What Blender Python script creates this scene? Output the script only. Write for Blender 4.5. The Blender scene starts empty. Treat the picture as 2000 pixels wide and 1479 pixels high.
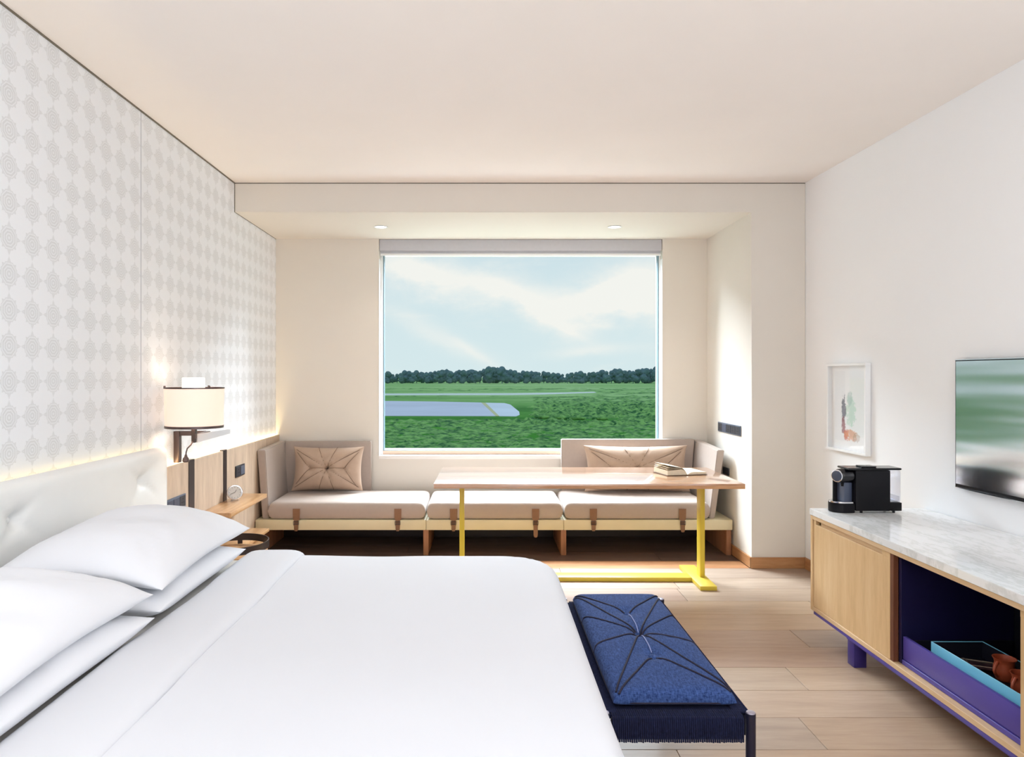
import bpy, bmesh, math, random
from mathutils import Vector, Matrix, noise
R = math.radians
PI = math.pi
sc = bpy.context.scene
COL = sc.collection
random.seed(7)

# ------------------------------------------------------------------ camera
cam = bpy.data.cameras.new('camera'); camo = bpy.data.objects.new('camera', cam); COL.objects.link(camo)
cam.sensor_width = 36; cam.lens = 24.3
cam.shift_x = 0.0275; cam.shift_y = -0.00325
cam.clip_start = 0.05; cam.clip_end = 3000
camo.location = (0, 0, 1.45); camo.rotation_euler = (PI/2, 0, 0)
sc.camera = camo
sc.view_settings.view_transform = 'Standard'; sc.view_settings.look = 'None'
sc.view_settings.exposure = 0.0; sc.view_settings.gamma = 1.0
sc.view_settings.use_curve_mapping = False

def lin(c):
    out = []
    for v in c:
        v /= 255.0
        out.append(v/12.92 if v <= 0.04045 else ((v+0.055)/1.055)**2.4)
    return tuple(out) + (1.0,)

class NT:
    """tiny helper to write node trees"""
    def __init__(s, tree):
        s.t = tree; s.n = tree.nodes; s.l = tree.links
    def node(s, typ, **kw):
        n = s.n.new(typ)
        for k, v in kw.items():
            setattr(n, k, v)
        return n
    def put(s, sock, v):
        if v is None: return
        if isinstance(v, bpy.types.NodeSocket): s.l.new(v, sock)
        else: sock.default_value = v
    def m(s, op, a, b=None, c=None, clamp=False):
        n = s.n.new('ShaderNodeMath'); n.operation = op; n.use_clamp = clamp
        s.put(n.inputs[0], a); s.put(n.inputs[1], b); s.put(n.inputs[2], c)
        return n.outputs[0]
    def mix(s, f, a, b, blend='MIX'):
        n = s.n.new('ShaderNodeMix'); n.data_type = 'RGBA'; n.blend_type = blend
        s.put(n.inputs[0], f); s.put(n.inputs[6], a); s.put(n.inputs[7], b)
        return n.outputs[2]
    def noise(s, vec, scale, detail=3, rough=0.5, w=None):
        n = s.n.new('ShaderNodeTexNoise')
        if w is not None:
            n.noise_dimensions = '4D'; s.put(n.inputs['W'], w)
        s.put(n.inputs['Vector'], vec); n.inputs['Scale'].default_value = scale
        n.inputs['Detail'].default_value = detail; n.inputs['Roughness'].default_value = rough
        return n.outputs[0]
    def mapping(s, vec, scale=(1,1,1), rot=(0,0,0), loc=(0,0,0)):
        n = s.n.new('ShaderNodeMapping'); s.put(n.inputs['Vector'], vec)
        n.inputs['Scale'].default_value = scale; n.inputs['Rotation'].default_value = rot
        n.inputs['Location'].default_value = loc
        return n.outputs[0]
    def ramp(s, f, stops):
        n = s.n.new('ShaderNodeValToRGB'); s.put(n.inputs[0], f)
        e = n.color_ramp.elements
        while len(e) > 1: e.remove(e[-1])
        e[0].position = stops[0][0]; e[0].color = stops[0][1]
        for p, c in stops[1:]:
            x = e.new(p); x.color = c
        return n.outputs[0]
    def smooth(s, v, a, b, lo=0.0, hi=1.0):
        n = s.n.new('ShaderNodeMapRange'); n.interpolation_type = 'SMOOTHSTEP'
        s.put(n.inputs[0], v)
        n.inputs[1].default_value = a; n.inputs[2].default_value = b
        n.inputs[3].default_value = lo; n.inputs[4].default_value = hi
        return n.outputs[0]
    def bump(s, h, strength, dist=0.01):
        n = s.n.new('ShaderNodeBump'); s.put(n.inputs['Height'], h)
        n.inputs['Strength'].default_value = strength; n.inputs['Distance'].default_value = dist
        return n.outputs[0]

# ------------------------------------------------------------------ sky
world = bpy.data.worlds.new('sky'); sc.world = world; world.use_nodes = True
W = NT(world.node_tree); W.n.clear()
tc = W.node('ShaderNodeTexCoord'); sep = W.node('ShaderNodeSeparateXYZ'); W.l.new(tc.outputs['Generated'], sep.inputs[0])
az = W.m('ARCTAN2', sep.outputs[0], sep.outputs[1])
el = W.m('ARCSINE', sep.outputs[2])
comb = W.node('ShaderNodeCombineXYZ'); W.l.new(az, comb.inputs[0]); W.l.new(el, comb.inputs[1])
base = W.ramp(W.smooth(el, -0.02, 0.6), [(0, lin((222,240,243))), (0.35, lin((206,228,238))), (1, lin((186,214,232)))])
wis = W.noise(W.mapping(comb.outputs[0], (1.3, 5.0, 1), (0, 0, R(-24))), 3.2, 5, 0.6)
wis2 = W.noise(W.mapping(comb.outputs[0], (2.2, 3.6, 1), (0, 0, R(-10)), (3.1, 1.7, 0)), 3.0, 6, 0.62)
cloud = W.smooth(wis, 0.52, 0.75, 0, 0.55)
def cirrus(px, py, length, width, ang, amp):
    # one cirrus bank of the sky, by its direction (azimuth, elevation)
    a0, e0 = math.atan((px-945)/1350), math.atan((733-py)/1350)
    dx = W.m('SUBTRACT', az, a0); dy = W.m('SUBTRACT', el, e0)
    ca, sa = math.cos(R(ang)), math.sin(R(ang))
    u = W.m('DIVIDE', W.m('ADD', W.m('MULTIPLY', dx, ca), W.m('MULTIPLY', dy, sa)), length)
    v = W.m('DIVIDE', W.m('SUBTRACT', W.m('MULTIPLY', dy, ca), W.m('MULTIPLY', dx, sa)), width)
    v = W.m('ADD', v, W.m('MULTIPLY', W.m('SUBTRACT', wis2, 0.5), 3.4))
    d = W.m('ADD', W.m('MULTIPLY', u, u), W.m('MULTIPLY', v, v))
    g = W.m('EXPONENT', W.m('MULTIPLY', d, -1.0))
    return W.m('MULTIPLY', g, amp)
tot = cloud
for a in [(880, 552, .12, .030, -8, 1.0), (800, 535, .05, .026, -20, .8), (1035, 598, .085, .020, -29, .85), (1095, 638, .04, .006, -27, .5),
          (1150, 580, .07, .026, 4, 1.0), (1215, 590, .07, .030, 12, 1.0), (1275, 610, .05, .04, -35, .9), (1240, 540, .05, .024, 30, .6),
          (860, 655, .09, .013, -24, .5), (925, 685, .04, .006, -32, .4), (1160, 686, .06, .008, 2, .6)]:
    tot = W.m('ADD', tot, cirrus(*a))
tot = W.m('MULTIPLY', tot, W.smooth(wis2, 0.25, 0.6, 0.6, 1.0))
tot = W.m('MINIMUM', tot, 1.0)
skyc = W.mix(tot, base, lin((253,252,246)))
bg = W.node('ShaderNodeBackground'); W.l.new(skyc, bg.inputs[0]); bg.inputs[1].default_value = 1.0
wo = W.node('ShaderNodeOutputWorld'); W.l.new(bg.outputs[0], wo.inputs[0])

# ------------------------------------------------------------------ lights
def area(name, loc, target, sx, sy, power, col=(1,1,1), spread=180):
    l = bpy.data.lights.new(name, 'AREA'); l.shape = 'RECTANGLE'; l.size = sx; l.size_y = sy
    l.energy = power; l.color = col; l.spread = R(spread)
    o = bpy.data.objects.new(name, l); COL.objects.link(o); o.location = loc
    d = Vector(target) - Vector(loc)
    o.rotation_euler = d.to_track_quat('-Z', 'Z').to_euler()
    return o
area('window_fill_high', (0.35, 9.0, 5.6), (0.3, 3.0, 0.6), 8.0, 3.6, 5200, (0.80, 0.90, 1.0))  # added lamp outside, above the view, strengthening the light from the window
area('window_fill_low', (0.35, 8.3, -1.6), (0.3, 4.5, 2.9), 7.0, 3.0, 200, (0.9, 0.87, 1.0))  # added lamp outside, below the view, brightening soffit and ceiling
area('ceiling_fill', (0.3, 0.0, 2.86), (0.3, 0.01, 0), 3.6, 3.4, 34, (0.80, 0.89, 1.0))  # added soft fill under the unseen part of the ceiling
area('back_fill', (0.2, -1.9, 1.6), (0.3, 5.0, 1.9), 3.6, 2.2, 12, (0.86, 0.92, 1.0))  # added weak fill behind the camera

area('bounce_fill', (0.6, -0.9, 1.2), (0.6, -0.5, 2.9), 3.0, 1.6, 98, (0.84, 0.91, 1.0))  # added upward fill behind the camera, brightening the room off the ceiling

# ------------------------------------------------------------------ materials
MATS = {}
def newmat(name):
    m = bpy.data.materials.new(name); m.use_nodes = True
    t = NT(m.node_tree); p = t.n['Principled BSDF']
    MATS[name] = m
    return m, t, p
def plain(name, c, rough=0.5, metal=0.0, spec=0.5, var=0.05, vs=8.0, bump=0.0, bs=200.0, coat=0.0, sheen=0.0):
    m, t, p = newmat(name)
    co = t.node('ShaderNodeTexCoord').outputs['Object']
    c = lin(c)
    nz = t.noise(co, vs, 3)
    dark = tuple(v*(1-var) for v in c[:3]) + (1,); lite = tuple(min(1, v*(1+var)) for v in c[:3]) + (1,)
    t.l.new(t.ramp(nz, [(0.3, dark), (0.7, lite)]), p.inputs['Base Color'])
    p.inputs['Roughness'].default_value = rough; p.inputs['Metallic'].default_value = metal
    p.inputs['Specular IOR Level'].default_value = spec
    p.inputs['Coat Weight'].default_value = coat; p.inputs['Coat Roughness'].default_value = 0.08
    p.inputs['Sheen Weight'].default_value = sheen
    if bump: t.l.new(t.bump(t.noise(co, bs, 2), bump, 0.002), p.inputs['Normal'])
    return m
def wood(name, cols, axis='x', scale=3.0, rough=0.45, stretch=14, coat=0.0, info=True, spread=0.0, spec=0.4):
    """cols: dark, mid, light; spread: how far the tone changes from board to board"""
    m, t, p = newmat(name)
    co = t.node('ShaderNodeTexCoord').outputs['Object']
    rnd = t.node('ShaderNodeObjectInfo').outputs['Random']
    s = {'x': (1, stretch, stretch), 'y': (stretch, 1, stretch), 'z': (stretch, stretch, 1)}[axis]
    mp = t.mapping(co, s)
    w = t.m('MULTIPLY', rnd, 37.0)
    a = t.noise(mp, scale, 5, 0.6, w)
    b = t.noise(t.mapping(co, tuple(v*4 for v in s)), scale*1.5, 3, 0.6, w)
    f = t.m('ADD', t.m('MULTIPLY', a, 0.75), t.m('MULTIPLY', b, 0.25))
    c = t.ramp(f, [(0.32, lin(cols[0])), (0.5, lin(cols[1])), (0.68, lin(cols[2]))])
    if spread:
        r2 = t.m('FRACT', t.m('MULTIPLY', rnd, 7.31))
        tone = t.ramp(r2, [(0, lin((162,138,122))), (0.2, lin((202,170,136))), (0.4, lin((158,142,132))), (0.6, lin((208,180,146))), (0.8, lin((172,142,124))), (1, lin((186,164,144)))])
        c = t.mix(spread, c, tone)
        c = t.mix(1.0, c, t.ramp(f, [(0.3, (.86,.85,.84,1)), (0.7, (1.04,1.04,1.04,1))]), 'MULTIPLY')
    t.l.new(c, p.inputs['Base Color'])
    p.inputs['Roughness'].default_value = rough; p.inputs['Specular IOR Level'].default_value = spec
    p.inputs['Coat Weight'].default_value = coat; p.inputs['Coat Roughness'].default_value = 0.12
    t.l.new(t.bump(f, 0.08, 0.002), p.inputs['Normal'])
    return m
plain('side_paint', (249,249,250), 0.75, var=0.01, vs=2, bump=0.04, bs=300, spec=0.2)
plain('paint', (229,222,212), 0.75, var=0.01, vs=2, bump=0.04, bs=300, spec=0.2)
plain('ceiling_paint', (248,241,235), 0.8, var=0.01, vs=2, bump=0.02, spec=0.15)
plain('gap_dark', (120,112,98), 0.8, var=0.03)
plain('window_white', (246,246,246), 0.35, var=0.01)
plain('window_grey', (120,140,150), 0.4, var=0.02)
plain('sill_white', (247,243,238), 0.3, var=0.01)
plain('blind_grey', (196,196,202), 0.7, var=0.02, vs=30)
wood('floor_oak', [(172,146,122), (192,166,140), (206,184,160)], 'x', 1.6, 0.42, 9, spread=0.62, coat=0.05)
wood('threshold_oak', [(180,124,84), (200,146,104), (214,164,122)], 'x', 1.6, 0.4, 9)
wood('skirting_oak', [(164,112,72), (188,138,94), (204,156,112)], 'x', 2.5, 0.45, 9)
wood('skirting_oak_y', [(164,112,72), (188,138,94), (204,156,112)], 'y', 2.5, 0.45, 9)
wood('wall_panel_oak', [(182,158,136), (204,180,156), (220,198,174)], 'z', 2.2, 0.5, 7)
wood('shelf_oak', [(178,132,88), (200,154,108), (216,174,128)], 'y', 2.5, 0.28, 9, coat=0.25)
wood('table_oak', [(176,122,82), (196,142,100), (210,160,118)], 'x', 2.0, 0.24, 10, coat=1.0, spec=1.0)
MATS['table_oak'].node_tree.nodes['Principled BSDF'].inputs['Coat IOR'].default_value = 1.9
wood('cabinet_oak', [(208,170,122), (222,186,138), (230,198,154)], 'z', 2.2, 0.5, 8)
wood('cabinet_oak_y', [(208,170,128), (222,188,146), (230,200,160)], 'y', 2.2, 0.5, 8)
wood('cabinet_edge_dark', [(92,52,34), (112,66,44), (124,76,52)], 'z', 2.2, 0.5, 8)
wood('sofa_wood', [(140,92,62), (162,112,80), (178,128,94)], 'z', 2.2, 0.5, 8)
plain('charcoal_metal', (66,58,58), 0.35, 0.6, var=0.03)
plain('bronze_metal', (96,82,80), 0.3, 0.7, var=0.03)
plain('black_metal', (34,34,38), 0.35, 0.5, var=0.03)
plain('brushed_steel', (215,215,218), 0.55, 0.6, var=0.02)
plain('chrome', (225,225,228), 0.12, 1.0, var=0.01)
plain('yellow_paint', (216,190,70), 0.35, var=0.03, vs=3, spec=0.4)
plain('cream_leather', (226,214,178), 0.5, var=0.02, bump=0.05, bs=400)
plain('headboard_leather', (250,250,247), 0.42, var=0.015, bump=0.04, bs=300, spec=0.4)
plain('sofa_fabric', (178,162,151), 0.5, var=0.02, vs=40, bump=0.12, bs=900, sheen=0.15, spec=0.6)
plain('satin_taupe', (182,156,136), 0.38, var=0.04, vs=14, bump=0.08, bs=60, sheen=0.1, spec=0.35)
plain('satin_seam', (120,96,78), 0.6, var=0.03)
plain('strap_leather', (138,100,72), 0.5, var=0.06, vs=30)
plain('linen_white', (240,241,245), 0.8, var=0.006, vs=3, bump=0.06, bs=14, sheen=0.1, spec=0.15)
plain('duvet_white', (228,229,233), 0.8, var=0.006, vs=3, bump=0.05, bs=6, sheen=0.1, spec=0.15)
plain('sheet_grey', (226,222,216), 0.8, var=0.01)
plain('bed_base', (214,208,198), 0.8, var=0.02)
plain('plug_grey', (92,100,116), 0.4, var=0.03)
plain('plug_dark', (44,46,54), 0.4, var=0.03)
plain('socket_black', (16,16,20), 0.5, var=0.03)
plain('gloss_black', (10,9,14), 0.16, var=0.03, spec=0.5)
plain('satin_black', (6,5,11), 0.45, var=0.03, spec=0.22)
plain('recess_slate', (66,74,94), 0.4, var=0.03)
plain('frame_white', (248,248,248), 0.35, var=0.01)
plain('mat_white', (250,250,250), 0.7, var=0.01)
plain('navy_paint', (26,22,64), 0.4, var=0.03)
plain('violet_paint', (84,72,160), 0.4, var=0.02)
plain('interior_dark', (14,14,30), 0.6, var=0.03)
plain('leg_violet', (60,48,124), 0.4, var=0.02)
wood('recess_oak_shade', [(84,66,58), (104,84,74), (120,98,86)], 'x', 1.6, 0.42, 9)  # floor oak darkened to stand for the shade under the bench
plain('aqua_paint', (132,214,244), 0.35, var=0.02)
plain('terracotta', (176,82,50), 0.45, var=0.08, vs=40, spec=0.5)
plain('dark_print', (60,40,44), 0.3, var=0.5, vs=60)
plain('page_cream', (232,216,188), 0.7, var=0.04, vs=60)
plain('book_cover', (118,92,70), 0.5, var=0.05)
plain('dial_white', (226,228,228), 0.4, var=0.01)
plain('bench_lacquer', (20,20,44), 0.35, var=0.03)
plain('cap_silver', (186,180,196), 0.3, 0.7, var=0.02)
plain('concrete', (216,216,234), 0.9, var=0.10, vs=0.05)
plain('concrete_light', (232,236,248), 0.9, var=0.06, vs=0.05)
plain('road_line', (214,208,160), 0.9, var=0.06)
plain('path_pale', (226,232,226), 0.9, var=0.05)
plain('sill_reflection', (196,164,142), 0.4, var=0.02)
plain('ledge_blue', (120,146,160), 0.6, var=0.02)
plain('tree_bark', (70,66,60), 0.9, var=0.1)
plain('cord_navy', (22,18,44), 0.7, var=0.05)
plain('cord_pale', (140,150,196), 0.6, var=0.05)

def m_tree():
    m, t, p = newmat('tree_leaves')
    co = t.node('ShaderNodeTexCoord').outputs['Object']
    rnd = t.node('ShaderNodeObjectInfo').outputs['Random']
    c = t.ramp(t.noise(co, 0.9, 4), [(0.3, lin((84,108,112))), (0.7, lin((116,142,140)))])  # leaf tones raised to blue grey, distance haze painted into them
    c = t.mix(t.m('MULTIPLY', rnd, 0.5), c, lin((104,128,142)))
    t.l.new(c, p.inputs['Base Color']); p.inputs['Roughness'].default_value = 0.9
    p.inputs['Specular IOR Level'].default_value = 0.1
m_tree()
def m_grass():
    m, t, p = newmat('meadow')
    co = t.node('ShaderNodeTexCoord').outputs['Object']
    big = t.noise(t.mapping(co, (0.25, 1.0, 1)), 0.05, 5, 0.6)
    fine = t.noise(t.mapping(co, (0.6, 1.0, 1)), 0.9, 5, 0.7)
    sepx = t.node('ShaderNodeSeparateXYZ'); t.l.new(co, sepx.inputs[0])
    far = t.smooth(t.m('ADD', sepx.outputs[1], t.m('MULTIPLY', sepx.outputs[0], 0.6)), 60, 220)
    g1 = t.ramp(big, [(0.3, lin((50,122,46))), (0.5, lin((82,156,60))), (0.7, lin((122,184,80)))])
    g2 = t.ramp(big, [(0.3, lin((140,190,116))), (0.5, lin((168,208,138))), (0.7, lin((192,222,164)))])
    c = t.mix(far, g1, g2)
    c = t.mix(1.0, c, t.ramp(fine, [(0.32, (.66,.74,.68,1)), (0.6, (1.08,1.06,1.0,1))]), 'MULTIPLY')
    t.l.new(c, p.inputs['Base Color']); p.inputs['Roughness'].default_value = 0.95
    p.inputs['Specular IOR Level'].default_value = 0.05
    t.l.new(t.bump(fine, 0.8, 0.5), p.inputs['Normal'])
m_grass()
def m_tuft():
    m, t, p = newmat('tuft_green')
    co = t.node('ShaderNodeTexCoord').outputs['Object']
    t.l.new(t.ramp(t.noise(co, 1.2, 3), [(0.35, lin((44,104,50))), (0.62, lin((138,188,100)))]), p.inputs['Base Color'])
    p.inputs['Roughness'].default_value = 0.95
m_tuft()
def m_glass():
    m, t, p = newmat('window_glass')
    t.n.remove(p)
    out = t.n['Material Output']
    tr = t.node('ShaderNodeBsdfTransparent'); tr.inputs[0].default_value = (0.955, 0.965, 0.965, 1)
    gl = t.node('ShaderNodeBsdfGlossy'); gl.inputs['Roughness'].default_value = 0.02
    lw = t.node('ShaderNodeLayerWeight'); lw.inputs[0].default_value = 0.5
    fr = t.m('ADD', t.m('MULTIPLY', t.m('POWER', lw.outputs['Facing'], 5.0), 0.6), 0.001)
    mx = t.node('ShaderNodeMixShader')
    t.l.new(fr, mx.inputs[0]); t.l.new(tr.outputs[0], mx.inputs[1]); t.l.new(gl.outputs[0], mx.inputs[2])
    t.l.new(mx.outputs[0], out.inputs[0])
    m, t, p = newmat('picture_glass')
    t.n.remove(p); out = t.n['Material Output']
    tr = t.node('ShaderNodeBsdfTransparent'); gl = t.node('ShaderNodeBsdfGlossy'); gl.inputs['Roughness'].default_value = 0.05
    lw = t.node('ShaderNodeLayerWeight'); lw.inputs[0].default_value = 0.5
    mx = t.node('ShaderNodeMixShader')
    t.l.new(t.m('ADD', t.m('MULTIPLY', t.m('POWER', lw.outputs['Facing'], 4.0), 0.7), 0.02), mx.inputs[0])
    t.l.new(tr.outputs[0], mx.inputs[1]); t.l.new(gl.outputs[0], mx.inputs[2]); t.l.new(mx.outputs[0], out.inputs[0])
    m, t, p = newmat('clear_plastic')
    t.n.remove(p); out = t.n['Material Output']
    tr = t.node('ShaderNodeBsdfTransparent'); tr.inputs[0].default_value = (0.90, 0.91, 0.95, 1)
    gl = t.node('ShaderNodeBsdfGlossy'); gl.inputs['Roughness'].default_value = 0.08
    lw = t.node('ShaderNodeLayerWeight'); lw.inputs[0].default_value = 0.5
    fr = t.m('ADD', t.m('MULTIPLY', t.m('POWER', lw.outputs['Facing'], 4.0), 0.8), 0.05)
    mx = t.node('ShaderNodeMixShader')
    t.l.new(fr, mx.inputs[0]); t.l.new(tr.outputs[0], mx.inputs[1]); t.l.new(gl.outputs[0], mx.inputs[2])
    t.l.new(mx.outputs[0], out.inputs[0])
m_glass()
def m_marble():
    m, t, p = newmat('marble')
    co = t.node('ShaderNodeTexCoord').outputs['Object']
    wv = t.noise(co, 2.0, 5, 0.6)
    v = t.noise(t.mapping(co, (5, 1.6, 1), (0, 0, R(20))), 2.4, 7, 0.65)
    vein = t.m('ABSOLUTE', t.m('SUBTRACT', v, 0.5))
    f = t.smooth(vein, 0.0, 0.055)
    c = t.mix(f, lin((232,233,231)), lin((250,250,250)))
    c = t.mix(1.0, c, t.ramp(wv, [(0.3, (.96,.965,.96,1)), (0.7, (1,1,1,1))]), 'MULTIPLY')
    t.l.new(c, p.inputs['Base Color']); p.inputs['Roughness'].default_value = 0.12
    p.inputs['Specular IOR Level'].default_value = 0.5
m_marble()
def m_denim(name, a, b):
    m, t, p = newmat(name)
    co = t.node('ShaderNodeTexCoord').outputs['Object']
    w1 = t.noise(t.mapping(co, (1, 5, 1)), 75, 3, 0.7)
    w2 = t.noise(t.mapping(co, (5, 1, 1)), 60, 3, 0.7)
    f = t.m('ADD', t.m('MULTIPLY', w1, 0.5), t.m('MULTIPLY', w2, 0.5))
    t.l.new(t.ramp(f, [(0.35, lin(a)), (0.65, lin(b))]), p.inputs['Base Color'])
    p.inputs['Roughness'].default_value = 0.9; p.inputs['Sheen Weight'].default_value = 0.04
    p.inputs['Specular IOR Level'].default_value = 0.15
    t.l.new(t.bump(f, 0.3, 0.002), p.inputs['Normal'])
m_denim('denim', (20,34,76), (72,98,154))
m_denim('woven_cord', (16,16,38), (34,40,72))
def m_wallpaper():
    m, t, p = newmat('wallpaper')
    co = t.node('ShaderNodeTexCoord').outputs['Object']
    sp = t.node('ShaderNodeSeparateXYZ'); t.l.new(co, sp.inputs[0])
    u = t.m('ADD', t.m('DIVIDE', t.m('SUBTRACT', sp.outputs[1], 2.727), 0.1402), 40.5)
    v = t.m('ADD', t.m('DIVIDE', t.m('SUBTRACT', sp.outputs[2], 1.424), 0.142), 40.5)
    ax = t.m('ABSOLUTE', t.m('SUBTRACT', t.m('FRACT', u), 0.5))
    ay = t.m('ABSOLUTE', t.m('SUBTRACT', t.m('FRACT', v), 0.5))
    man = t.m('ADD', ax, ay); mx = t.m('MAXIMUM', ax, ay); mn = t.m('MINIMUM', ax, ay)
    octa = t.m('MAXIMUM', mx, t.m('MULTIPLY', man, 0.7071))
    # eight pointed star: a diamond and a square laid over each other, tips drawn in
    tip = t.m('ADD', mx, t.m('MULTIPLY', mn, 2.2))                  # long tips on the axes
    dia = t.m('MULTIPLY', t.m('ADD', man, t.m('MULTIPLY', t.m('SUBTRACT', mx, mn), 1.6)), 0.7071)   # tips on the diagonals
    star = t.m('MAXIMUM', t.m('LESS_THAN', tip, 0.5), t.m('LESS_THAN', dia, 0.415))
    core = t.m('LESS_THAN', octa, 0.335)
    body = t.m('MAXIMUM', star, core)
    rings = t.m('GREATER_THAN', t.m('SINE', t.m('MULTIPLY', octa, 2*PI/0.088)), 0.35)
    rings = t.m('MULTIPLY', rings, t.m('LESS_THAN', octa, 0.31))
    body = t.m('MULTIPLY', body, t.m('SUBTRACT', 1.0, t.m('MULTIPLY', rings, 0.8)))
    # stitched edge
    dots = t.m('MULTIPLY', t.m('GREATER_THAN', t.m('SINE', t.m('MULTIPLY', ax, 2*PI/0.04)), 0.0), t.m('GREATER_THAN', t.m('SINE', t.m('MULTIPLY', ay, 2*PI/0.04)), 0.0))
    outer = t.m('GREATER_THAN', octa, 0.27)
    body = t.m('MULTIPLY', body, t.m('SUBTRACT', 1.0, t.m('MULTIPLY', t.m('MULTIPLY', dots, outer), 0.75)))
    c = t.mix(body, lin((246,248,251)), lin((227,229,231)))
    t.l.new(c, p.inputs['Base Color'])
    # the printed ink is pearly: smoother and glossier than the paper
    t.l.new(t.m('SUBTRACT', 0.6, t.m('MULTIPLY', body, 0.2)), p.inputs['Roughness'])
    t.l.new(t.m('ADD', 0.3, t.m('MULTIPLY', body, 0.45)), p.inputs['Specular IOR Level'])
    t.l.new(t.bump(t.noise(co, 260, 2), 0.06, 0.002), p.inputs['Normal'])
m_wallpaper()
def m_tv():
    m, t, p = newmat('tv_screen')
    co = t.node('ShaderNodeTexCoord').outputs['Object']
    p.inputs['Base Color'].default_value = (0.68, 0.69, 0.72, 1); p.inputs['Metallic'].default_value = 1.0
    p.inputs['Roughness'].default_value = 0.17
    t.l.new(t.bump(t.noise(t.mapping(co, (1, .35, 4.0)), 1.8, 1), 0.30, 0.02), p.inputs['Normal'])
m_tv()
def m_emit(name, c, strength, mixdiff=0.0):
    m, t, p = newmat(name)
    p.inputs['Base Color'].default_value = lin(c); p.inputs['Roughness'].default_value = 0.7
    p.inputs['Emission Color'].default_value = lin(c); p.inputs['Emission Strength'].default_value = strength
m_emit('lamp_shade', (255,232,214), 0.34)
m_emit('lamp_diffuser', (255,250,240), 1.1)
m_emit('downlight_glow', (255,250,244), 3.0)
m_emit('led_warm', (255,214,120), 2.0)
def m_art():
    m, t, p = newmat('art_print')
    co = t.node('ShaderNodeTexCoord').outputs['Object']
    sp = t.node('ShaderNodeSeparateXYZ'); t.l.new(co, sp.inputs[0])
    # y runs along the wall (minus is nearer to the camera), z up
    y = t.m('MULTIPLY', sp.outputs[1], -1.0); z = sp.outputs[2]
    nz = t.m('SUBTRACT', t.noise(co, 30, 5, 0.75), 0.5)
    def blob(cy, cz, ry, rz, k=0.9):
        a = t.m('DIVIDE', t.m('SUBTRACT', y, cy), ry); b = t.m('DIVIDE', t.m('SUBTRACT', z, cz), rz)
        d = t.m('ADD', t.m('ADD', t.m('MULTIPLY', a, a), t.m('MULTIPLY', b, b)), t.m('MULTIPLY', nz, 6.0))
        return t.m('MULTIPLY', t.smooth(d, 0.6, 1.2, 1.0, 0.0), k)
    c = t.mix(0.0, lin((248,249,250)), lin((248,249,250)))
    c = t.mix(t.m('MULTIPLY', t.m('LESS_THAN', y, -0.055), 0.15), c, lin((206,208,216)))  # faint grey left part paints in the window's reflection on the glass
    for args, colr in [((0.01, -0.03, .06, .10, .45), (160,214,186)), ((0.0, 0.05, .03, .05, .4), (160,190,186)),
                       ((-0.07, -0.02, .025, .09, .9), (96,102,120)), ((-0.075, -0.13, .022, .06, .85), (150,84,96)),
                       ((-0.04, -0.19, .03, .04, .9), (206,108,84)), ((0.02, -0.19, .07, .035, .75), (226,158,116)),
                       ((0.08, -0.20, .04, .03, .5), (176,150,128))]:
        c = t.mix(blob(*args), c, lin(colr))
    t.l.new(c, p.inputs['Base Color']); p.inputs['Roughness'].default_value = 0.6
m_art()

# ------------------------------------------------------------------ geometry helpers
WLOC = {}
def wl(o):
    return WLOC.get(o.name, Vector((0, 0, 0)))
def thing(name, label, cat, loc, group=None):
    o = bpy.data.objects.new(name, None); o.empty_display_size = 0.05; COL.objects.link(o)
    o.location = loc; WLOC[o.name] = Vector(loc)
    o['label'] = label; o['category'] = cat
    if group: o['group'] = group
    return o
def tag(o, label, cat, group=None):
    o['label'] = label; o['category'] = cat
    if group: o['group'] = group
    return o
def obj(name, bm, m, parent=None, smooth=None, org='c', mats=None):
    """link a bmesh as one object; vertices are given in room coordinates"""
    bmesh.ops.recalc_face_normals(bm, faces=bm.faces[:])
    me = bpy.data.meshes.new(name)
    if org == 'c' and len(bm.verts):
        xs = [v.co.x for v in bm.verts]; ys = [v.co.y for v in bm.verts]; zs = [v.co.z for v in bm.verts]
        c = Vector(((min(xs)+max(xs))/2, (min(ys)+max(ys))/2, (min(zs)+max(zs))/2))
    elif org == 'b':
        xs = [v.co.x for v in bm.verts]; ys = [v.co.y for v in bm.verts]; zs = [v.co.z for v in bm.verts]
        c = Vector(((min(xs)+max(xs))/2, (min(ys)+max(ys))/2, min(zs)))
    else:
        c = Vector((0, 0, 0))
    bmesh.ops.translate(bm, verts=bm.verts[:], vec=-c)
    bm.to_mesh(me); bm.free()
    for mm in (mats or [m]):
        me.materials.append(MATS[mm])
    if smooth is not None:
        for p in me.polygons: p.use_smooth = True
        if smooth < 180:
            try: me.set_sharp_from_angle(angle=R(smooth))
            except Exception: pass
    o = bpy.data.objects.new(name, me); COL.objects.link(o)
    if parent is not None:
        o.parent = parent; o.location = c - wl(parent)
    else:
        o.location = c
    WLOC[o.name] = c
    return o
def add_box(bm, x0, x1, y0, y1, z0, z1, bev=0.0, seg=2, mi=0):
    t = bmesh.new()
    r = bmesh.ops.create_cube(t, size=1)
    for v in t.verts:
        v.co = Vector((x0+(v.co.x+.5)*(x1-x0), y0+(v.co.y+.5)*(y1-y0), z0+(v.co.z+.5)*(z1-z0)))
    if bev > 0:
        bmesh.ops.bevel(t, geom=t.edges[:], offset=bev, segments=seg, profile=0.5, affect='EDGES')
    merge(bm, t, mi)
def merge(bm, t, mi=0, mat=None):
    if mat is not None: bmesh.ops.transform(t, matrix=mat, verts=t.verts[:])
    vm = {}
    for v in t.verts: vm[v] = bm.verts.new(v.co)
    for f in t.faces:
        try:
            nf = bm.faces.new([vm[v] for v in f.verts]); nf.material_index = mi
        except ValueError: pass
    t.free()
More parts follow.
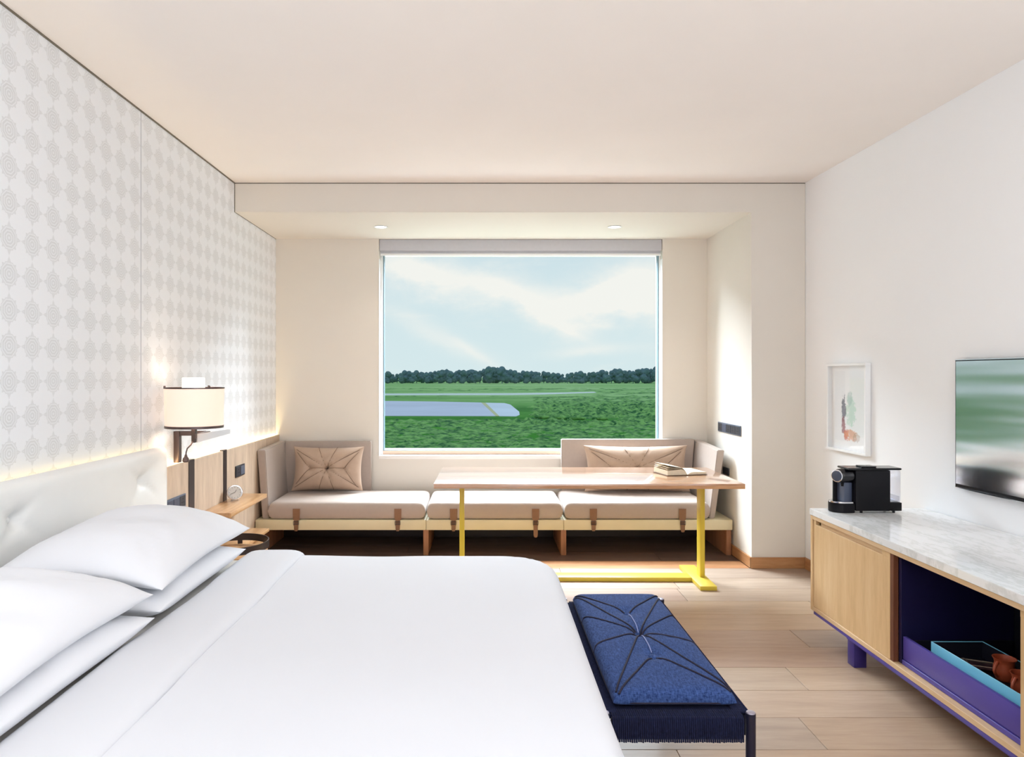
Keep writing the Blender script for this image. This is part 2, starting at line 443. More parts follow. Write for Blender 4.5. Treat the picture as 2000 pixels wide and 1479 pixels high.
def box(name, x0, x1, y0, y1, z0, z1, m, parent=None, bev=0.002, seg=2, org='c', smooth=35):
    bm = bmesh.new(); add_box(bm, x0, x1, y0, y1, z0, z1, bev, seg)
    return obj(name, bm, m, parent, smooth if bev > 0 else None, org)
def add_cyl(bm, p0, p1, r0, r1=None, n=20, cap=True, mi=0):
    r1 = r0 if r1 is None else r1
    p0, p1 = Vector(p0), Vector(p1); d = (p1-p0)
    q = d.to_track_quat('Z', 'X'); L = d.length
    t = bmesh.new()
    a = [t.verts.new(p0 + q @ Vector((r0*math.cos(2*PI*i/n), r0*math.sin(2*PI*i/n), 0))) for i in range(n)]
    b = [t.verts.new(p0 + q @ Vector((r1*math.cos(2*PI*i/n), r1*math.sin(2*PI*i/n), L))) for i in range(n)]
    for i in range(n): t.faces.new((a[i], a[(i+1) % n], b[(i+1) % n], b[i]))
    if cap: t.faces.new(a[::-1]); t.faces.new(b)
    merge(bm, t, mi)
def add_lathe(bm, prof, c, n=32, axis='z', q=None, sy=1.0, mi=0):
    """prof: list of (radius, height) turned about an axis through c"""
    t = bmesh.new(); rings = []
    for r, h in prof:
        rings.append([t.verts.new((max(r, 1e-5)*math.cos(2*PI*i/n), max(r, 1e-5)*math.sin(2*PI*i/n)*sy, h)) for i in range(n)])
    for a, b in zip(rings[:-1], rings[1:]):
        for i in range(n): t.faces.new((a[i], a[(i+1) % n], b[(i+1) % n], b[i]))
    t.faces.new(rings[0][::-1]); t.faces.new(rings[-1])
    M = Matrix.Translation(Vector(c))
    if q is not None: M = M @ q.to_matrix().to_4x4()
    merge(bm, t, mi, M)
def add_tube(bm, pts, r, n=8, closed=False, mi=0, rad=None):
    pts = [Vector(p) for p in pts]; N = len(pts); t = bmesh.new(); rings = []
    up = Vector((0, 0, 1)); prev = None
    for i, p in enumerate(pts):
        if closed: d = pts[(i+1) % N] - pts[i-1]
        else: d = pts[min(i+1, N-1)] - pts[max(i-1, 0)]
        d.normalize()
        if prev is None:
            s = d.cross(up)
            if s.length < 1e-3: s = d.cross(Vector((1, 0, 0)))
        else:
            s = prev - d*prev.dot(d)
        s.normalize(); prev = s; w = d.cross(s)
        rr = rad[i] if rad else r
        rings.append([t.verts.new(p + s*rr*math.cos(2*PI*k/n) + w*rr*math.sin(2*PI*k/n)) for k in range(n)])
    M = N if closed else N-1
    for i in range(M):
        a, b = rings[i], rings[(i+1) % N]
        for k in range(n): t.faces.new((a[k], a[(k+1) % n], b[(k+1) % n], b[k]))
    if not closed: t.faces.new(rings[0][::-1]); t.faces.new(rings[-1])
    merge(bm, t, mi)
def prism(bm, pts, z0, z1, mi=0, bev=0.0):
    t = bmesh.new()
    a = [t.verts.new((x, y, z0)) for x, y in pts]; b = [t.verts.new((x, y, z1)) for x, y in pts]
    n = len(pts)
    t.faces.new(a[::-1]); t.faces.new(b)
    for i in range(n): t.faces.new((a[i], a[(i+1) % n], b[(i+1) % n], b[i]))
    if bev: bmesh.ops.bevel(t, geom=t.edges[:], offset=bev, segments=2, affect='EDGES')
    merge(bm, t, mi)
def structure(o):
    o['kind'] = 'structure'; return o
def segd(x, y, s):
    x0, y0, x1, y1 = s[:4]
    dx, dy = x1-x0, y1-y0; L = dx*dx+dy*dy
    t = max(0, min(1, ((x-x0)*dx+(y-y0)*dy)/L)) if L else 0
    return math.hypot(x-x0-t*dx, y-y0-t*dy), t
def cushion(w, l, top, bot, p=6.0, q=0.5, pinch=0.0, nx=48, ny=48, dimples=(), creases=(), wr=0.0, seed=0, corner=0.0, py=None, pb=None, edge=False):
    """upholstered cushion: w along x, l along y, mid plane z=0; returns bmesh and the height of its top at x,y"""
    py = py or p; pb = pb or p
    def prof(s, pp=p): return max(0.0, 1-abs(s)**pp)**q
    def zt(s, t, x, y):
        k = prof(s)*prof(t, py); h = top*k
        for dx, dy, amp, sig in dimples: h -= amp*math.exp(-((x-dx)**2+(y-dy)**2)/(2*sig*sig))*k
        for c in creases:
            d, tt = segd(x, y, c); h -= c[4]*math.exp(-d*d/(2*c[5]**2))*k
        if wr: h += wr*k*(noise.noise(Vector((x*7+seed, y*7, seed)))*1.0 + 0.35*noise.noise(Vector((x*22+seed, y*22, seed+3))))
        return h
    bm = bmesh.new()
    def P(i, n):
        if edge:
            u = 2*i/n-1; return math.copysign(1-(1-abs(u))**3, u)
        return math.sin(PI/2*(2*i/n-1))*0.5 + (2*i/n-1)*0.5 if p > 3.5 else math.sin(PI/2*(2*i/n-1))
    def xy(s, t):
        x = s*w/2*(1-pinch*(1-t*t)) ; y = t*l/2*(1-pinch*(1-s*s))
        if corner:
            k = corner*(abs(s)*abs(t))**6; x *= 1-k; y *= 1-k
        return x, y
    T = {}; B = {}
    for i in range(nx+1):
        for j in range(ny+1):
            s, t = P(i, nx), P(j, ny); x, y = xy(s, t)
            T[i, j] = bm.verts.new((x, y, zt(s, t, x, y)))
            if 0 < i < nx and 0 < j < ny: B[i, j] = bm.verts.new((x, y, -bot*prof(s, pb)*prof(t, pb)))
            else: B[i, j] = T[i, j]
    for i in range(nx):
        for j in range(ny):
            bm.faces.new((T[i, j], T[i+1, j], T[i+1, j+1], T[i, j+1]))
            bm.faces.new((B[i, j], B[i, j+1], B[i+1, j+1], B[i+1, j]))
    def hgt(x, y):
        return zt(max(-1, min(1, x/(w/2))), max(-1, min(1, y/(l/2))), x, y)
    return bm, hgt

# ------------------------------------------------------------------ the room
XL, YB, YW, ZC, ZS = -1.873, 5.19, 6.227, 2.896, 2.677
YN = -2.4
XR = 2.012                                    # right wall of the window recess
def wx(y): return 2.415 + (YB-y)*0.0271       # the right wall runs slightly out of square
def bm_box(*a, **k):
    b = bmesh.new(); add_box(b, *a, **k); return b

fl = structure(obj('floor', bm_box(-2.2, 2.9, YN, 6.6, -0.12, -0.018), 'gap_dark', org='w'))
rows = int((YB-YN)/0.25)
pk = 0
def plank(x0, x1, y0, y1, m='floor_oak'):
    global pk
    pk += 1
    g = 0.0012
    dz = random.uniform(-0.0004, 0.0004)
    box('plank', x0+g, x1-g, y0+g, y1-g, -0.017, dz, m, fl, bev=0.0012, seg=1, smooth=None)
r = 0; y = YB
while y > YN:
    y0 = y-0.2515
    xs = [XL, -0.9+random.uniform(-.5, .5), 0.9+random.uniform(-.5, .6), 2.62]
    if r % 2: xs = [XL, random.uniform(-1.2, 0.2), random.uniform(1.3, 2.1), 2.62]
    for a, b in zip(xs[:-1], xs[1:]):
        plank(a, b, y0, y)
    y = y0; r += 1
plank(XL, XR-0.014, YB, YB+0.2, 'threshold_oak')
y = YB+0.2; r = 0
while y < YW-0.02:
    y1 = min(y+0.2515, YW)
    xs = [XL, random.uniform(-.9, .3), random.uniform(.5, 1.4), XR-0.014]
    for a, b in zip(xs[:-1], xs[1:]): plank(a, b, y, y1, 'recess_oak_shade')
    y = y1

structure(obj('ceiling', bm_box(-2.2, 3.0, YN-0.1, 6.6, ZC, ZC+0.15), 'ceiling_paint', org='w'))
structure(obj('wall_left', bm_box(XL-0.15, XL, YN-0.1, 6.6, -0.1, ZC), 'wallpaper', org='w'))
b = bmesh.new(); prism(b, [(wx(YN), YN), (wx(6.6), 6.6), (3.0, 6.6), (3.0, YN)], -0.1, ZC)
structure(obj('wall_right', b, 'side_paint', org='w'))
structure(obj('wall_near', bm_box(-2.2, 3.0, YN-0.25, YN, -0.1, ZC), 'paint', org='w'))
# window wall: two piers and the part below the sill
WX0, WX1, WZ0 = -0.946, 1.610, 0.694
b = bmesh.new()
add_box(b, XL-0.1, WX0, YW, YW+0.25, 0, ZS)
add_box(b, WX1, XR+0.02, YW, YW+0.25, 0, ZS)
add_box(b, WX0, WX1, YW, YW+0.25, 0, WZ0)
add_box(b, WX0, WX1, YW+0.14, YW+0.25, 2.56, ZS)
structure(obj('wall_back', b, 'paint', org='w'))
# column and beam framing the window recess, one plastered body
b = bmesh.new()
t = bmesh.new(); o2 = [(XL+0.003, ZS), (XR, ZS), (XR, 0), (wx(YB)-.0005, 0), (wx(YB)-.0005, ZC-.006), (XL+.003, ZC-.006)]
fa = [t.verts.new((x, YB, z)) for x, z in o2]; fc = [t.verts.new((x, 6.48, z)) for x, z in o2]
t.faces.new(fa); t.faces.new(fc[::-1])
for i in range(6): t.faces.new((fa[i], fa[(i+1) % 6], fc[(i+1) % 6], fc[i]))
es = [e for e in t.edges if all(abs(v.co.y-YB) < 1e-5 for v in e.verts)]
bmesh.ops.bevel(t, geom=es, offset=.003, segments=2, affect='EDGES')
merge(b, t)
structure(obj('wall_recess_surround', b, 'paint', org='w'))
# dark shadow gaps between ceiling, beam and walls
structure(box('trim_1', XL+0.004, wx(YB), YB+0.004, YB+0.03, ZC-0.008, ZC, 'gap_dark', bev=0, smooth=None))
structure(box('trim_2', XL, XL+0.006, YN, YB, ZC-0.008, ZC-0.0003, 'gap_dark', bev=0, smooth=None))
structure(box('trim_3', XL, XL+0.0028, YB-0.001, YW, ZS-0.003, ZS+0.006, 'gap_dark', bev=0, smooth=None))
structure(box('trim_4', XL, XL+0.0025, YB-0.002, YB+0.004, ZS, ZC-0.008, 'gap_dark', bev=0, smooth=None))
structure(box('trim_5', XL+0.0002, XL+0.0016, 3.772, 3.777, 0.9, ZC-0.01, 'blind_grey', bev=0, smooth=None))
# skirting boards
def skirt(n, x0, x1, y0, y1, m):
    structure(box(n, x0, x1, y0, y1, 0.001, 0.083, m, bev=0.0015, seg=1))
skirt('baseboard_recess', XR-0.013, XR-0.0005, YB-0.013, 6.22, 'skirting_oak_y')
skirt('baseboard_column', XR-0.013, wx(YB)-0.013, YB-0.0135, YB-0.0005, 'skirting_oak')
b = bmesh.new(); prism(b, [(wx(YN)-0.013, YN), (wx(YB-.001)-0.013, YB-0.001), (wx(YB-.001)-.0005, YB-0.001), (wx(YN)-0.0005, YN)], 0.001, 0.083)
structure(obj('baseboard_right', b, 'skirting_oak_y'))
skirt('baseboard_back', XL+0.04, XR-0.014, YW-0.014, YW-0.0005, 'skirting_oak')

# ------------------------------------------------------------------ window
win = structure(thing('window_1', 'wide white framed picture window over the bench', 'window', (0.33, 6.32, WZ0)))
del win['category']
b = bmesh.new()
F0, F1 = 6.300, 6.345
gx0, gx1, gz0, gz1 = -0.920, 1.598, 0.760, 2.57
add_box(b, WX0+.001, gx0, F0, F1, WZ0+.034, 2.62, 0.002)
add_box(b, gx1, WX1-.001, F0, F1, WZ0+.034, 2.62, 0.002)
add_box(b, gx0, gx1, F0, F1, gz1, 2.62, 0.002)
obj('window_frame', b, 'window_white', win, smooth=35)
box('lower_rail', gx0+.001, gx1-.001, F0, F1, WZ0+.034, gz0, 'sill_reflection', win)  # beige colour paints in the brown wood reflection at the sill
b = bmesh.new()
add_box(b, gx0, gx0+.008, F0+.012, F1+.03, gz0, gz1); add_box(b, gx1-.008, gx1, F0+.012, F1+.03, gz0, gz1)
add_box(b, gx0, gx1, F0+.012, F1+.03, gz0, gz0+.006)
obj('glazing_bead', b, 'window_grey', win)
box('window_pane', gx0+.008, gx1-.008, F0+.028, F0+.034, gz0+.006, gz1, 'window_glass', win, bev=0, smooth=None)
box('window_sill', WX0+.001, WX1-.001, YW-0.012, F0+.02, WZ0+.0005, WZ0+.033, 'sill_white', win, bev=0.003)
b = bmesh.new()
add_box(b, WX0+.001, WX0+.0035, YW-.004, F0, WZ0+.034, 2.5, 0.0008, 1); add_box(b, WX1-.0035, WX1-.001, YW-.004, F0, WZ0+.034, 2.5, 0.0008, 1)
obj('window_reveal', b, 'window_white', win)
bl = thing('roller_blind', 'pale grey roller blind rolled up across the top of the window', 'blind', (0.33, 6.26, 2.53))
box('headbox', WX0+.003, WX1-.003, 6.238, 6.296, 2.575, ZS-.001, 'blind_grey', bl, bev=0.006)
box('blind_cloth', WX0+.01, WX1-.01, 6.262, 6.266, 2.548, 2.58, 'blind_grey', bl, bev=0.001)
box('bottom_bar', WX0+.008, WX1-.008, 6.254, 6.274, 2.533, 2.552, 'window_white', bl, bev=0.004)

# ------------------------------------------------------------------ outside
GZ = -4.0
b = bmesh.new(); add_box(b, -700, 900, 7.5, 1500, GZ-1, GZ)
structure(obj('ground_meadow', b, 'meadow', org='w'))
ld = box('window_ledge', -1.2, 1.9, 6.50, 6.62, 0.62, 0.752, 'ledge_blue', bev=0.01); tag(ld, 'pale blue grey ledge outside along the foot of the window', 'ledge')
def G(px, py):                     # a point of the meadow seen through the window
    d = (1.45-GZ)*1350/(py-733); return ((px-945)/1350*d, d)
def flat(name, pts, z, m, parent=None, h=0.03):
    b = bmesh.new(); prism(b, pts, z-h-.02, z); return obj(name, b, m, parent)
rw = thing('airfield_apron', 'broad grey concrete strip ending in the meadow on the left', 'runway', (*G(860, 800), GZ))
cl = [G(940, 787), G(968, 813.5), G(700, 813), G(500, 813), G(500, 783), G(700, 783.2), G(850, 785)]
flat('slab', cl, GZ+.06, 'concrete', rw)
flat('slab', [G(948, 787.3), G(985, 788), G(997, 791), G(1014, 805), G(1015, 811), G(1008, 814), G(975, 813.6)], GZ+.06, 'concrete_light', rw)
flat('painted_line', [G(940, 787.1), G(948, 787.3), G(975, 813.6), G(968, 813.5)], GZ+.07, 'road_line', rw)
t_ = flat('taxiway', [G(400, 770), G(1000, 768.5), G(1100, 767), G(1160, 765.5), G(1165, 767.5), G(1060, 771), G(1000, 772), G(400, 773.2)], GZ+.05, 'path_pale')
tag(t_, 'thin pale track crossing the far meadow', 'track')
# rough grass: clumps over the meadow, denser in the dark belts
rng = random.Random(5)
b = bmesh.new()
def inpoly(x, y):
    d = y; px = 945+1350*x/d; py = 733+(1.45-GZ)*1350/d
    return (px < 1045 and 775 < py < 821) or (px < 1170 and 764 < py < 774)
cnt = 0
while cnt < 9500:
    py = rng.uniform(759, 960); px = rng.uniform(480, 1560)
    x, yy = G(px, py)
    if inpoly(x, yy): continue
    if any(abs(x-G(q, w)[0]) < 3 and abs(yy-G(q, w)[1]) < 2.5 for q, w in ((1058, 818), (1090, 819), (1124, 820), (1172, 820.5))): continue
    if py < 775 and rng.random() < 0.5: continue
    h = rng.uniform(.06, .20)*(1.0 + (0.9 if 790 < py < 832 and px > 1000 else 0)) ; rx = rng.uniform(.3, 1.1)*(yy/70); ry = rx*0.7
    c = (x, yy, GZ-.02); k = 5
    base_ = [b.verts.new((x+rx*math.cos(2*PI*i/k), yy+ry*math.sin(2*PI*i/k), GZ-.02)) for i in range(k)]
    top_ = b.verts.new((x+rng.uniform(-.2, .2), yy, GZ+h*min(1.6, yy/60)))
    for i in range(k): b.faces.new((base_[i], base_[(i+1) % k], top_))
    cnt += 1
g = obj('grass_clumps', b, 'tuft_green', org='w', smooth=180)
g['kind'] = 'stuff'; tag(g, 'rough clumps of green grass over the meadow outside', 'grass')
for (px, py, sw, lab) in [(1058, 818, .8, 'leftmost of the low dark bushes in the middle meadow'), (1090, 819, 1.0, 'low dark bush right of the leftmost one in the meadow'), (1124, 820, 1.2, 'largest low dark bush in the middle meadow'), (1172, 820.5, .8, 'rightmost of the low dark bushes in the middle meadow')]:
    x, yy = G(px, py)
    b = bmesh.new()
    for k in range(5):
        t = bmesh.new(); bmesh.ops.create_icosphere(t, subdivisions=2, radius=rng.uniform(.28, .42))
        for v in t.verts: v.co *= 1+0.25*noise.noise(v.co*5+Vector((k, px, 0)))
        merge(b, t, 0, Matrix.Translation((x+(k-2)*sw*.38, yy+rng.uniform(-.2, .2), GZ+.18)) @ Matrix.Diagonal((1.2, 1, .62, 1)))
    tag(obj('low_bush', b, 'tuft_green', smooth=180, org='b'), lab, 'bush', 'bushes in the meadow')
# tree belt
protos = []
for k in range(5):
    b = bmesh.new()
    for q in range(9):
        t = bmesh.new(); bmesh.ops.create_icosphere(t, subdivisions=2, radius=1)
        s = rng.uniform(1.3, 2.3); ox, oy, oz = rng.uniform(-2.2, 2.2), rng.uniform(-1.5, 1.5), rng.uniform(1.4, 6.4)
        if q == 0: ox, oy, oz, s = 0, 0, 7.0, 1.5+.3*k
        for v in t.verts: v.co *= 1+0.3*noise.noise(v.co*2.3+Vector((q, k, 0)))
        merge(b, t, 0, Matrix.Translation((ox, oy, oz)) @ Matrix.Diagonal((s, s, s*.95, 1)))
    add_cyl(b, (0, 0, 0), (0, 0, 4), .3, .2, 6)
    bmesh.ops.recalc_face_normals(b, faces=b.faces[:])
    me = bpy.data.meshes.new('tree'); b.to_mesh(me); b.free(); me.materials.append(MATS['tree_leaves']); protos.append(me)
prof = [(560, 727), (750, 727), (770, 729), (795, 725), (822, 724), (840, 727), (862, 720), (880, 724), (905, 722), (925, 724), (950, 720), (978, 715), (990, 722), (1020, 724), (1045, 727), (1060, 725), (1080, 729), (1120, 727), (1150, 725), (1165, 727), (1200, 721), (1222, 724), (1250, 720), (1280, 715), (1420, 718)]
def ptop(px):
    for (a, ya), (c, yc) in zip(prof[:-1], prof[1:]):
        if a <= px <= c: return ya+(yc-ya)*(px-a)/(c-a)
    return 724
D0 = 470
i = 0; px = 430.0
while px < 1640:
    d = D0+(-16, 0, 16)[i % 3]+rng.uniform(-3, 3); x = (px-945)/1350*d
    h = (1.45-GZ)-(ptop(px)-733)/1350*d
    s = h/8.9*rng.uniform(0.90, 1.06)
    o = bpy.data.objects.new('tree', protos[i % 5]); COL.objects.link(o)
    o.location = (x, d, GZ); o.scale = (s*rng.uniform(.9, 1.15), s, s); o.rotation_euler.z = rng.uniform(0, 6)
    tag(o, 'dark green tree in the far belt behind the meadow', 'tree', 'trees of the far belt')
    px += rng.uniform(7.0, 10.0); i += 1

# ------------------------------------------------------------------ downlights
for (x, lab) in [(-0.85, 'round recessed spotlight over the left side of the window'), (1.08, 'round recessed spotlight over the right side of the window')]:
    t = thing('ceiling_spotlight', lab, 'spotlight', (x, 5.71, ZS))
    b = bmesh.new(); add_lathe(b, [(.052, -.0005), (.058, -.004), (.050, -.005), (.046, -.0008)], (x, 5.71, ZS), 32)
    obj('trim_ring', b, 'window_white', t, smooth=40)
    b = bmesh.new(); add_lathe(b, [(.044, -.0006), (.044, -.0025)], (x, 5.71, ZS), 32)
    obj('lens', b, 'downlight_glow', t)
    l = bpy.data.lights.new('spot_glow', 'SPOT'); l.energy = 14; l.spot_size = R(110); l.spot_blend = 1; l.shadow_soft_size = .04; l.color = (1, .93, .84)
    lo = bpy.data.objects.new('spot_glow', l); COL.objects.link(lo); lo.location = (x, 5.71, ZS-.012)

# ------------------------------------------------------------------ wooden wall panelling on the left
PX = -1.840
pan = thing('wall_panelling', 'low oak panelling along the left wall with dark upright strips', 'panelling', (-1.85, 4.6, 0))
ps = [(3.893, 4.306), (4.392, 4.878), (4.945, 6.222)]
for a, c in ps:
    box('panel', PX-.018, PX, a, c, 0.002, 0.914, 'wall_panel_oak', pan, bev=0.001, seg=1)
for a, c in [(4.308, 4.390), (4.880, 4.943)]:
    box('dark_strip', PX-.024, PX+.003, a, c, 0.002, 0.920, 'charcoal_metal', pan, bev=0.001, seg=1)
b = bmesh.new(); add_box(b, XL+.002, PX-.02, 3.9, 6.2, .86, .868)
led = obj('led_strip', b, 'led_warm', pan)
for (ya, yb, e) in [(4.0, 6.2, 5.0), (1.1, 3.9, 3.0)]:
    o = area('led_glow', (-1.8655, (ya+yb)/2, .885), (-1.8655, (ya+yb)/2, 2), .012, yb-ya, e, (1, .78, .42))
    o.rotation_euler = (PI, 0, 0)

def plate(name, lab, x, y0, y1, z0, z1, gangs, sgn=1, col='plug_grey', n='wall_socket'):
    """socket plate on a wall facing +x (sgn 1) or -x (sgn -1); gangs: list of kinds from near to far"""
    t = thing(n, lab, 'socket', (x, (y0+y1)/2, z0))
    xa, xb = (x, x+.008) if sgn > 0 else (x-.008, x)
    box('faceplate', xa, xb, y0, y1, z0, z1, col, t, bev=0.002)
    n = len(gangs); w = (y1-y0-.012)/n
    for i, g in enumerate(gangs):
        a = y0+.006+i*w+.003; c = a+w-.006; zc = (z0+z1)/2
        f = (xb if sgn > 0 else xa)
        def bx(nm, da, db, za, zb, d, m, par=t):
            return box(nm, min(f+sgn*.0002, f+sgn*d), max(f+sgn*.0002, f+sgn*d), da, db, za, zb, m, par, bev=0.0005, seg=1)
        if g == 's':
            bx('switch', a, c, z0+.01, z1-.01, .003, 'plug_grey' if col != 'plug_grey' else 'recess_slate')
        else:
            so = bx('socket_insert', a, c, z0+.008, z1-.008, .002, 'plug_dark')
            for (dy, dz) in ((0, .014), (-.011, -.008), (.011, -.008)):
                xx = f+sgn*.0022
                box('pin_hole', min(xx, xx+sgn*.0008), max(xx, xx+sgn*.0008), (a+c)/2+dy-.003, (a+c)/2+dy+.003, zc+dz-.004, zc+dz+.004, 'socket_black', so, bev=0, smooth=None)
    return t
plate('wall_socket', 'long grey socket and switch plate low on the panelling beside the headboard', PX+.0005, 3.99, 4.25, .645, .725, 'sse')
plate('wall_socket', 'small dark two gang socket on the panelling above the shelf', PX+.0005, 5.11, 5.30, .69, .775, 'es', col='plug_dark')
plate('wall_socket', 'long grey row of sockets on the white wall right of the window', XR-.0005, 5.40, 5.92, .972, 1.052, 'eeese', sgn=-1)
plate('wall_socket', 'small dark socket low on the white wall behind the table end', XR-.0005, 5.66, 5.80, .625, .685, 'e', sgn=-1, col='plug_dark')

# ------------------------------------------------------------------ bedside shelf and clock
sh = thing('bedside_shelf', 'oak bedside shelf fixed to the panelling beside the clock', 'shelf', (-1.74, 4.84, .3))
box('top', PX+.0035, -1.632, 4.46, 5.20, .530, .560, 'shelf_oak', sh, bev=0.002)
lo_ = thing('bedside_cabinet', 'low oak cabinet below the bedside shelf behind the round table', 'cabinet', (-1.74, 5.0, 0))
box('body', PX+.0035, -1.66, 4.66, 5.20, .03, .27, 'shelf_oak', lo_, bev=0.002)
box('top', PX+.0035, -1.62, 4.59, 5.22, .271, .295, 'shelf_oak', lo_, bev=0.002)
box('plinth', PX+.0035, -1.70, 4.70, 5.16, .0, .029, 'charcoal_metal', lo_, bev=0.001)

ck = thing('alarm_clock', 'small round silver alarm clock standing on the oak shelf', 'clock', (-1.765, 4.90, .5605))
cz = .5605+.058
q = Vector((0.30, -1, 0.10)).normalized()
qq = q.to_track_quat('Z', 'Y')
def loc(v): return Vector((-1.765, 4.90, cz)) + qq @ Vector(v)
b = bmesh.new(); add_lathe(b, [(.030, -.040), (.047, -.034), (.052, -.012), (.054, .006), (.052, .012), (.046, .013), (.045, .006)], (-1.765, 4.90, cz), 40, q=qq)
obj('case', b, 'chrome', ck, smooth=35)
b = bmesh.new(); add_lathe(b, [(.0445, .0062), (.0445, .0075)], (-1.765, 4.90, cz), 40, q=qq)
dl = obj('dial', b, 'dial_white', ck)
for k in range(12):
    a = 2*PI*k/12; c0 = loc((.034*math.cos(a), .034*math.sin(a), .0078)); c1 = loc((.040*math.cos(a), .040*math.sin(a), .0078))
    b = bmesh.new(); add_cyl(b, c0, c1, .0009, n=5); obj('hour_mark', b, 'socket_black', dl)
for a, L in ((R(60), .022), (R(200), .032)):
    b = bmesh.new(); add_cyl(b, loc((0, 0, .009)), loc((L*math.cos(a), L*math.sin(a), .009)), .0012, n=5); obj('hand', b, 'socket_black', ck)
for s in (-.022, .022):
    b = bmesh.new(); c = loc((s, 0, -.012)); add_cyl(b, (c.x, c.y, .5606), (c.x, c.y, cz-.044), .006, n=10); obj('foot', b, 'chrome', ck)

# round side table
rt = thing('round_side_table', 'small round wooden side table with a broad black metal rim beside the bed', 'table', (-1.57, 4.36, 0))
b = bmesh.new()
cx, cy, zr, rr = -1.575, 4.36, .405, .205
n = 64
prev = None
t = bmesh.new()
rings = []
for rad, z in [(rr, zr-.045), (rr+.007, zr-.045), (rr+.007, zr), (rr, zr)]:
    rings.append([t.verts.new((cx+rad*math.cos(2*PI*i/n), cy+rad*math.sin(2*PI*i/n), z)) for i in range(n)])
for a in range(4):
    for i in range(n): t.faces.new((rings[a][i], rings[a][(i+1) % n], rings[(a+1) % 4][(i+1) % n], rings[(a+1) % 4][i]))
merge(b, t); obj('rim', b, 'charcoal_metal', rt, smooth=35)
b = bmesh.new(); add_lathe(b, [(rr-.002, .32), (rr-.002, .338)], (cx, cy, 0), 48); obj('table_top', b, 'shelf_oak', rt, smooth=35)
for k in range(3):
    a = R(-35+120*k); x, yy = cx+(rr-.02)*math.cos(a), cy+(rr-.02)*math.sin(a)
    b = bmesh.new(); add_cyl(b, (x, yy, .0), (x, yy, .319), .012, n=12)
    obj('leg', b, 'black_metal', rt, smooth=35)
for k in range(3):
    a = R(-20+120*k); x, yy = cx+(rr+.001)*math.cos(a), cy+(rr+.001)*math.sin(a)
    b = bmesh.new(); add_box(b, -.015, .015, -.004, .004, .0, .36)
    bmesh.ops.transform(b, matrix=Matrix.Translation((cx+(rr+.012)*math.cos(a), cy+(rr+.012)*math.sin(a), 0)) @ Matrix.Rotation(a+PI/2, 4, 'Z'), verts=b.verts[:])
    bmesh.ops.translate(b, verts=b.verts[:], vec=(0, 0, .0))
    obj('upright', b, 'charcoal_metal', rt)

# ------------------------------------------------------------------ bedside wall lamp
lm = thing('wall_lamp', 'swing arm bedside wall lamp with an oval cream shade', 'lamp', (-1.86, 4.19, .92))
LX, LY = -1.675, 4.0
AX, AY = .165, .145
def oval(b, r0, r1, z0, z1, c=(LX, LY), thick=None, n=48, mi=0):
    """elliptic wall between two heights; with thick it is a hollow ring"""
    t = bmesh.new(); prof_ = [(1, z0), (1, z1)]
    k = [(r0, z0), (r1, z1)]
    rings = []
    seq = [(r0, z0), (r1, z1)] if thick is None else [(r0-thick, z0), (r0, z0), (r1, z1), (r1-thick, z1)]
    for rad, z in seq:
        rings.append([t.verts.new((c[0]+(AX*rad)*math.cos(2*PI*i/n), c[1]+(AY*rad)*math.sin(2*PI*i/n), z)) for i in range(n)])
    m_ = len(seq) if thick is not None else len(seq)-1
    for a in range(m_):
        for i in range(n): t.faces.new((rings[a][i], rings[a][(i+1) % n], rings[(a+1) % len(seq)][(i+1) % n], rings[(a+1) % len(seq)][i]))
    merge(b, t, mi)
b = bmesh.new(); oval(b, .97, 1.0, 1.158, 1.374, thick=.012); obj('lamp_shade', b, 'lamp_shade', lm, smooth=40)
b = bmesh.new(); oval(b, 1.012, 1.012, 1.372, 1.380, thick=.05); obj('top_ring', b, 'bronze_metal', lm, smooth=40)
b = bmesh.new(); oval(b, .985, .985, 1.146, 1.160, thick=.06); add_box(b, LX-AX*.95, LX+AX*.95, LY-.008, LY+.008, 1.147, 1.155)
obj('bottom_ring', b, 'bronze_metal', lm, smooth=40)
b = bmesh.new(); add_lathe(b, [(.058, 1.17), (.062, 1.18), (.062, 1.432), (.058, 1.436)], (LX-.005, LY, 0), 32); obj('diffuser', b, 'lamp_diffuser', lm, smooth=40)
for k in range(3):
    a = R(-90+50+k*120); b = bmesh.new(); add_cyl(b, (LX+AX*.97*math.cos(a), LY+AY*.97*math.sin(a), 1.378), (LX+AX*.97*math.cos(a), LY+AY*.97*math.sin(a), 1.389), .006, n=10)
    obj('finial', b, 'bronze_metal', lm, smooth=40)
box('wall_bar', XL+.0005, XL+.034, 4.172, 4.208, .921, 1.112, 'bronze_metal', lm, bev=0.002)
b = bmesh.new(); add_box(b, XL+.034, LX-.012, 4.176, 4.204, 1.084, 1.112, .002); obj('arm', b, 'bronze_metal', lm, smooth=35)
b = bmesh.new(); add_box(b, LX-.012, LX+.012, LY-.014, 4.206, 1.084, 1.110, .002); obj('arm', b, 'bronze_metal', lm, smooth=35)
b = bmesh.new(); add_box(b, LX-.012, LX+.010, LY-.016, LY+.016, 1.060, 1.146, .002); obj('socket_stem', b, 'charcoal_metal', lm, smooth=35)
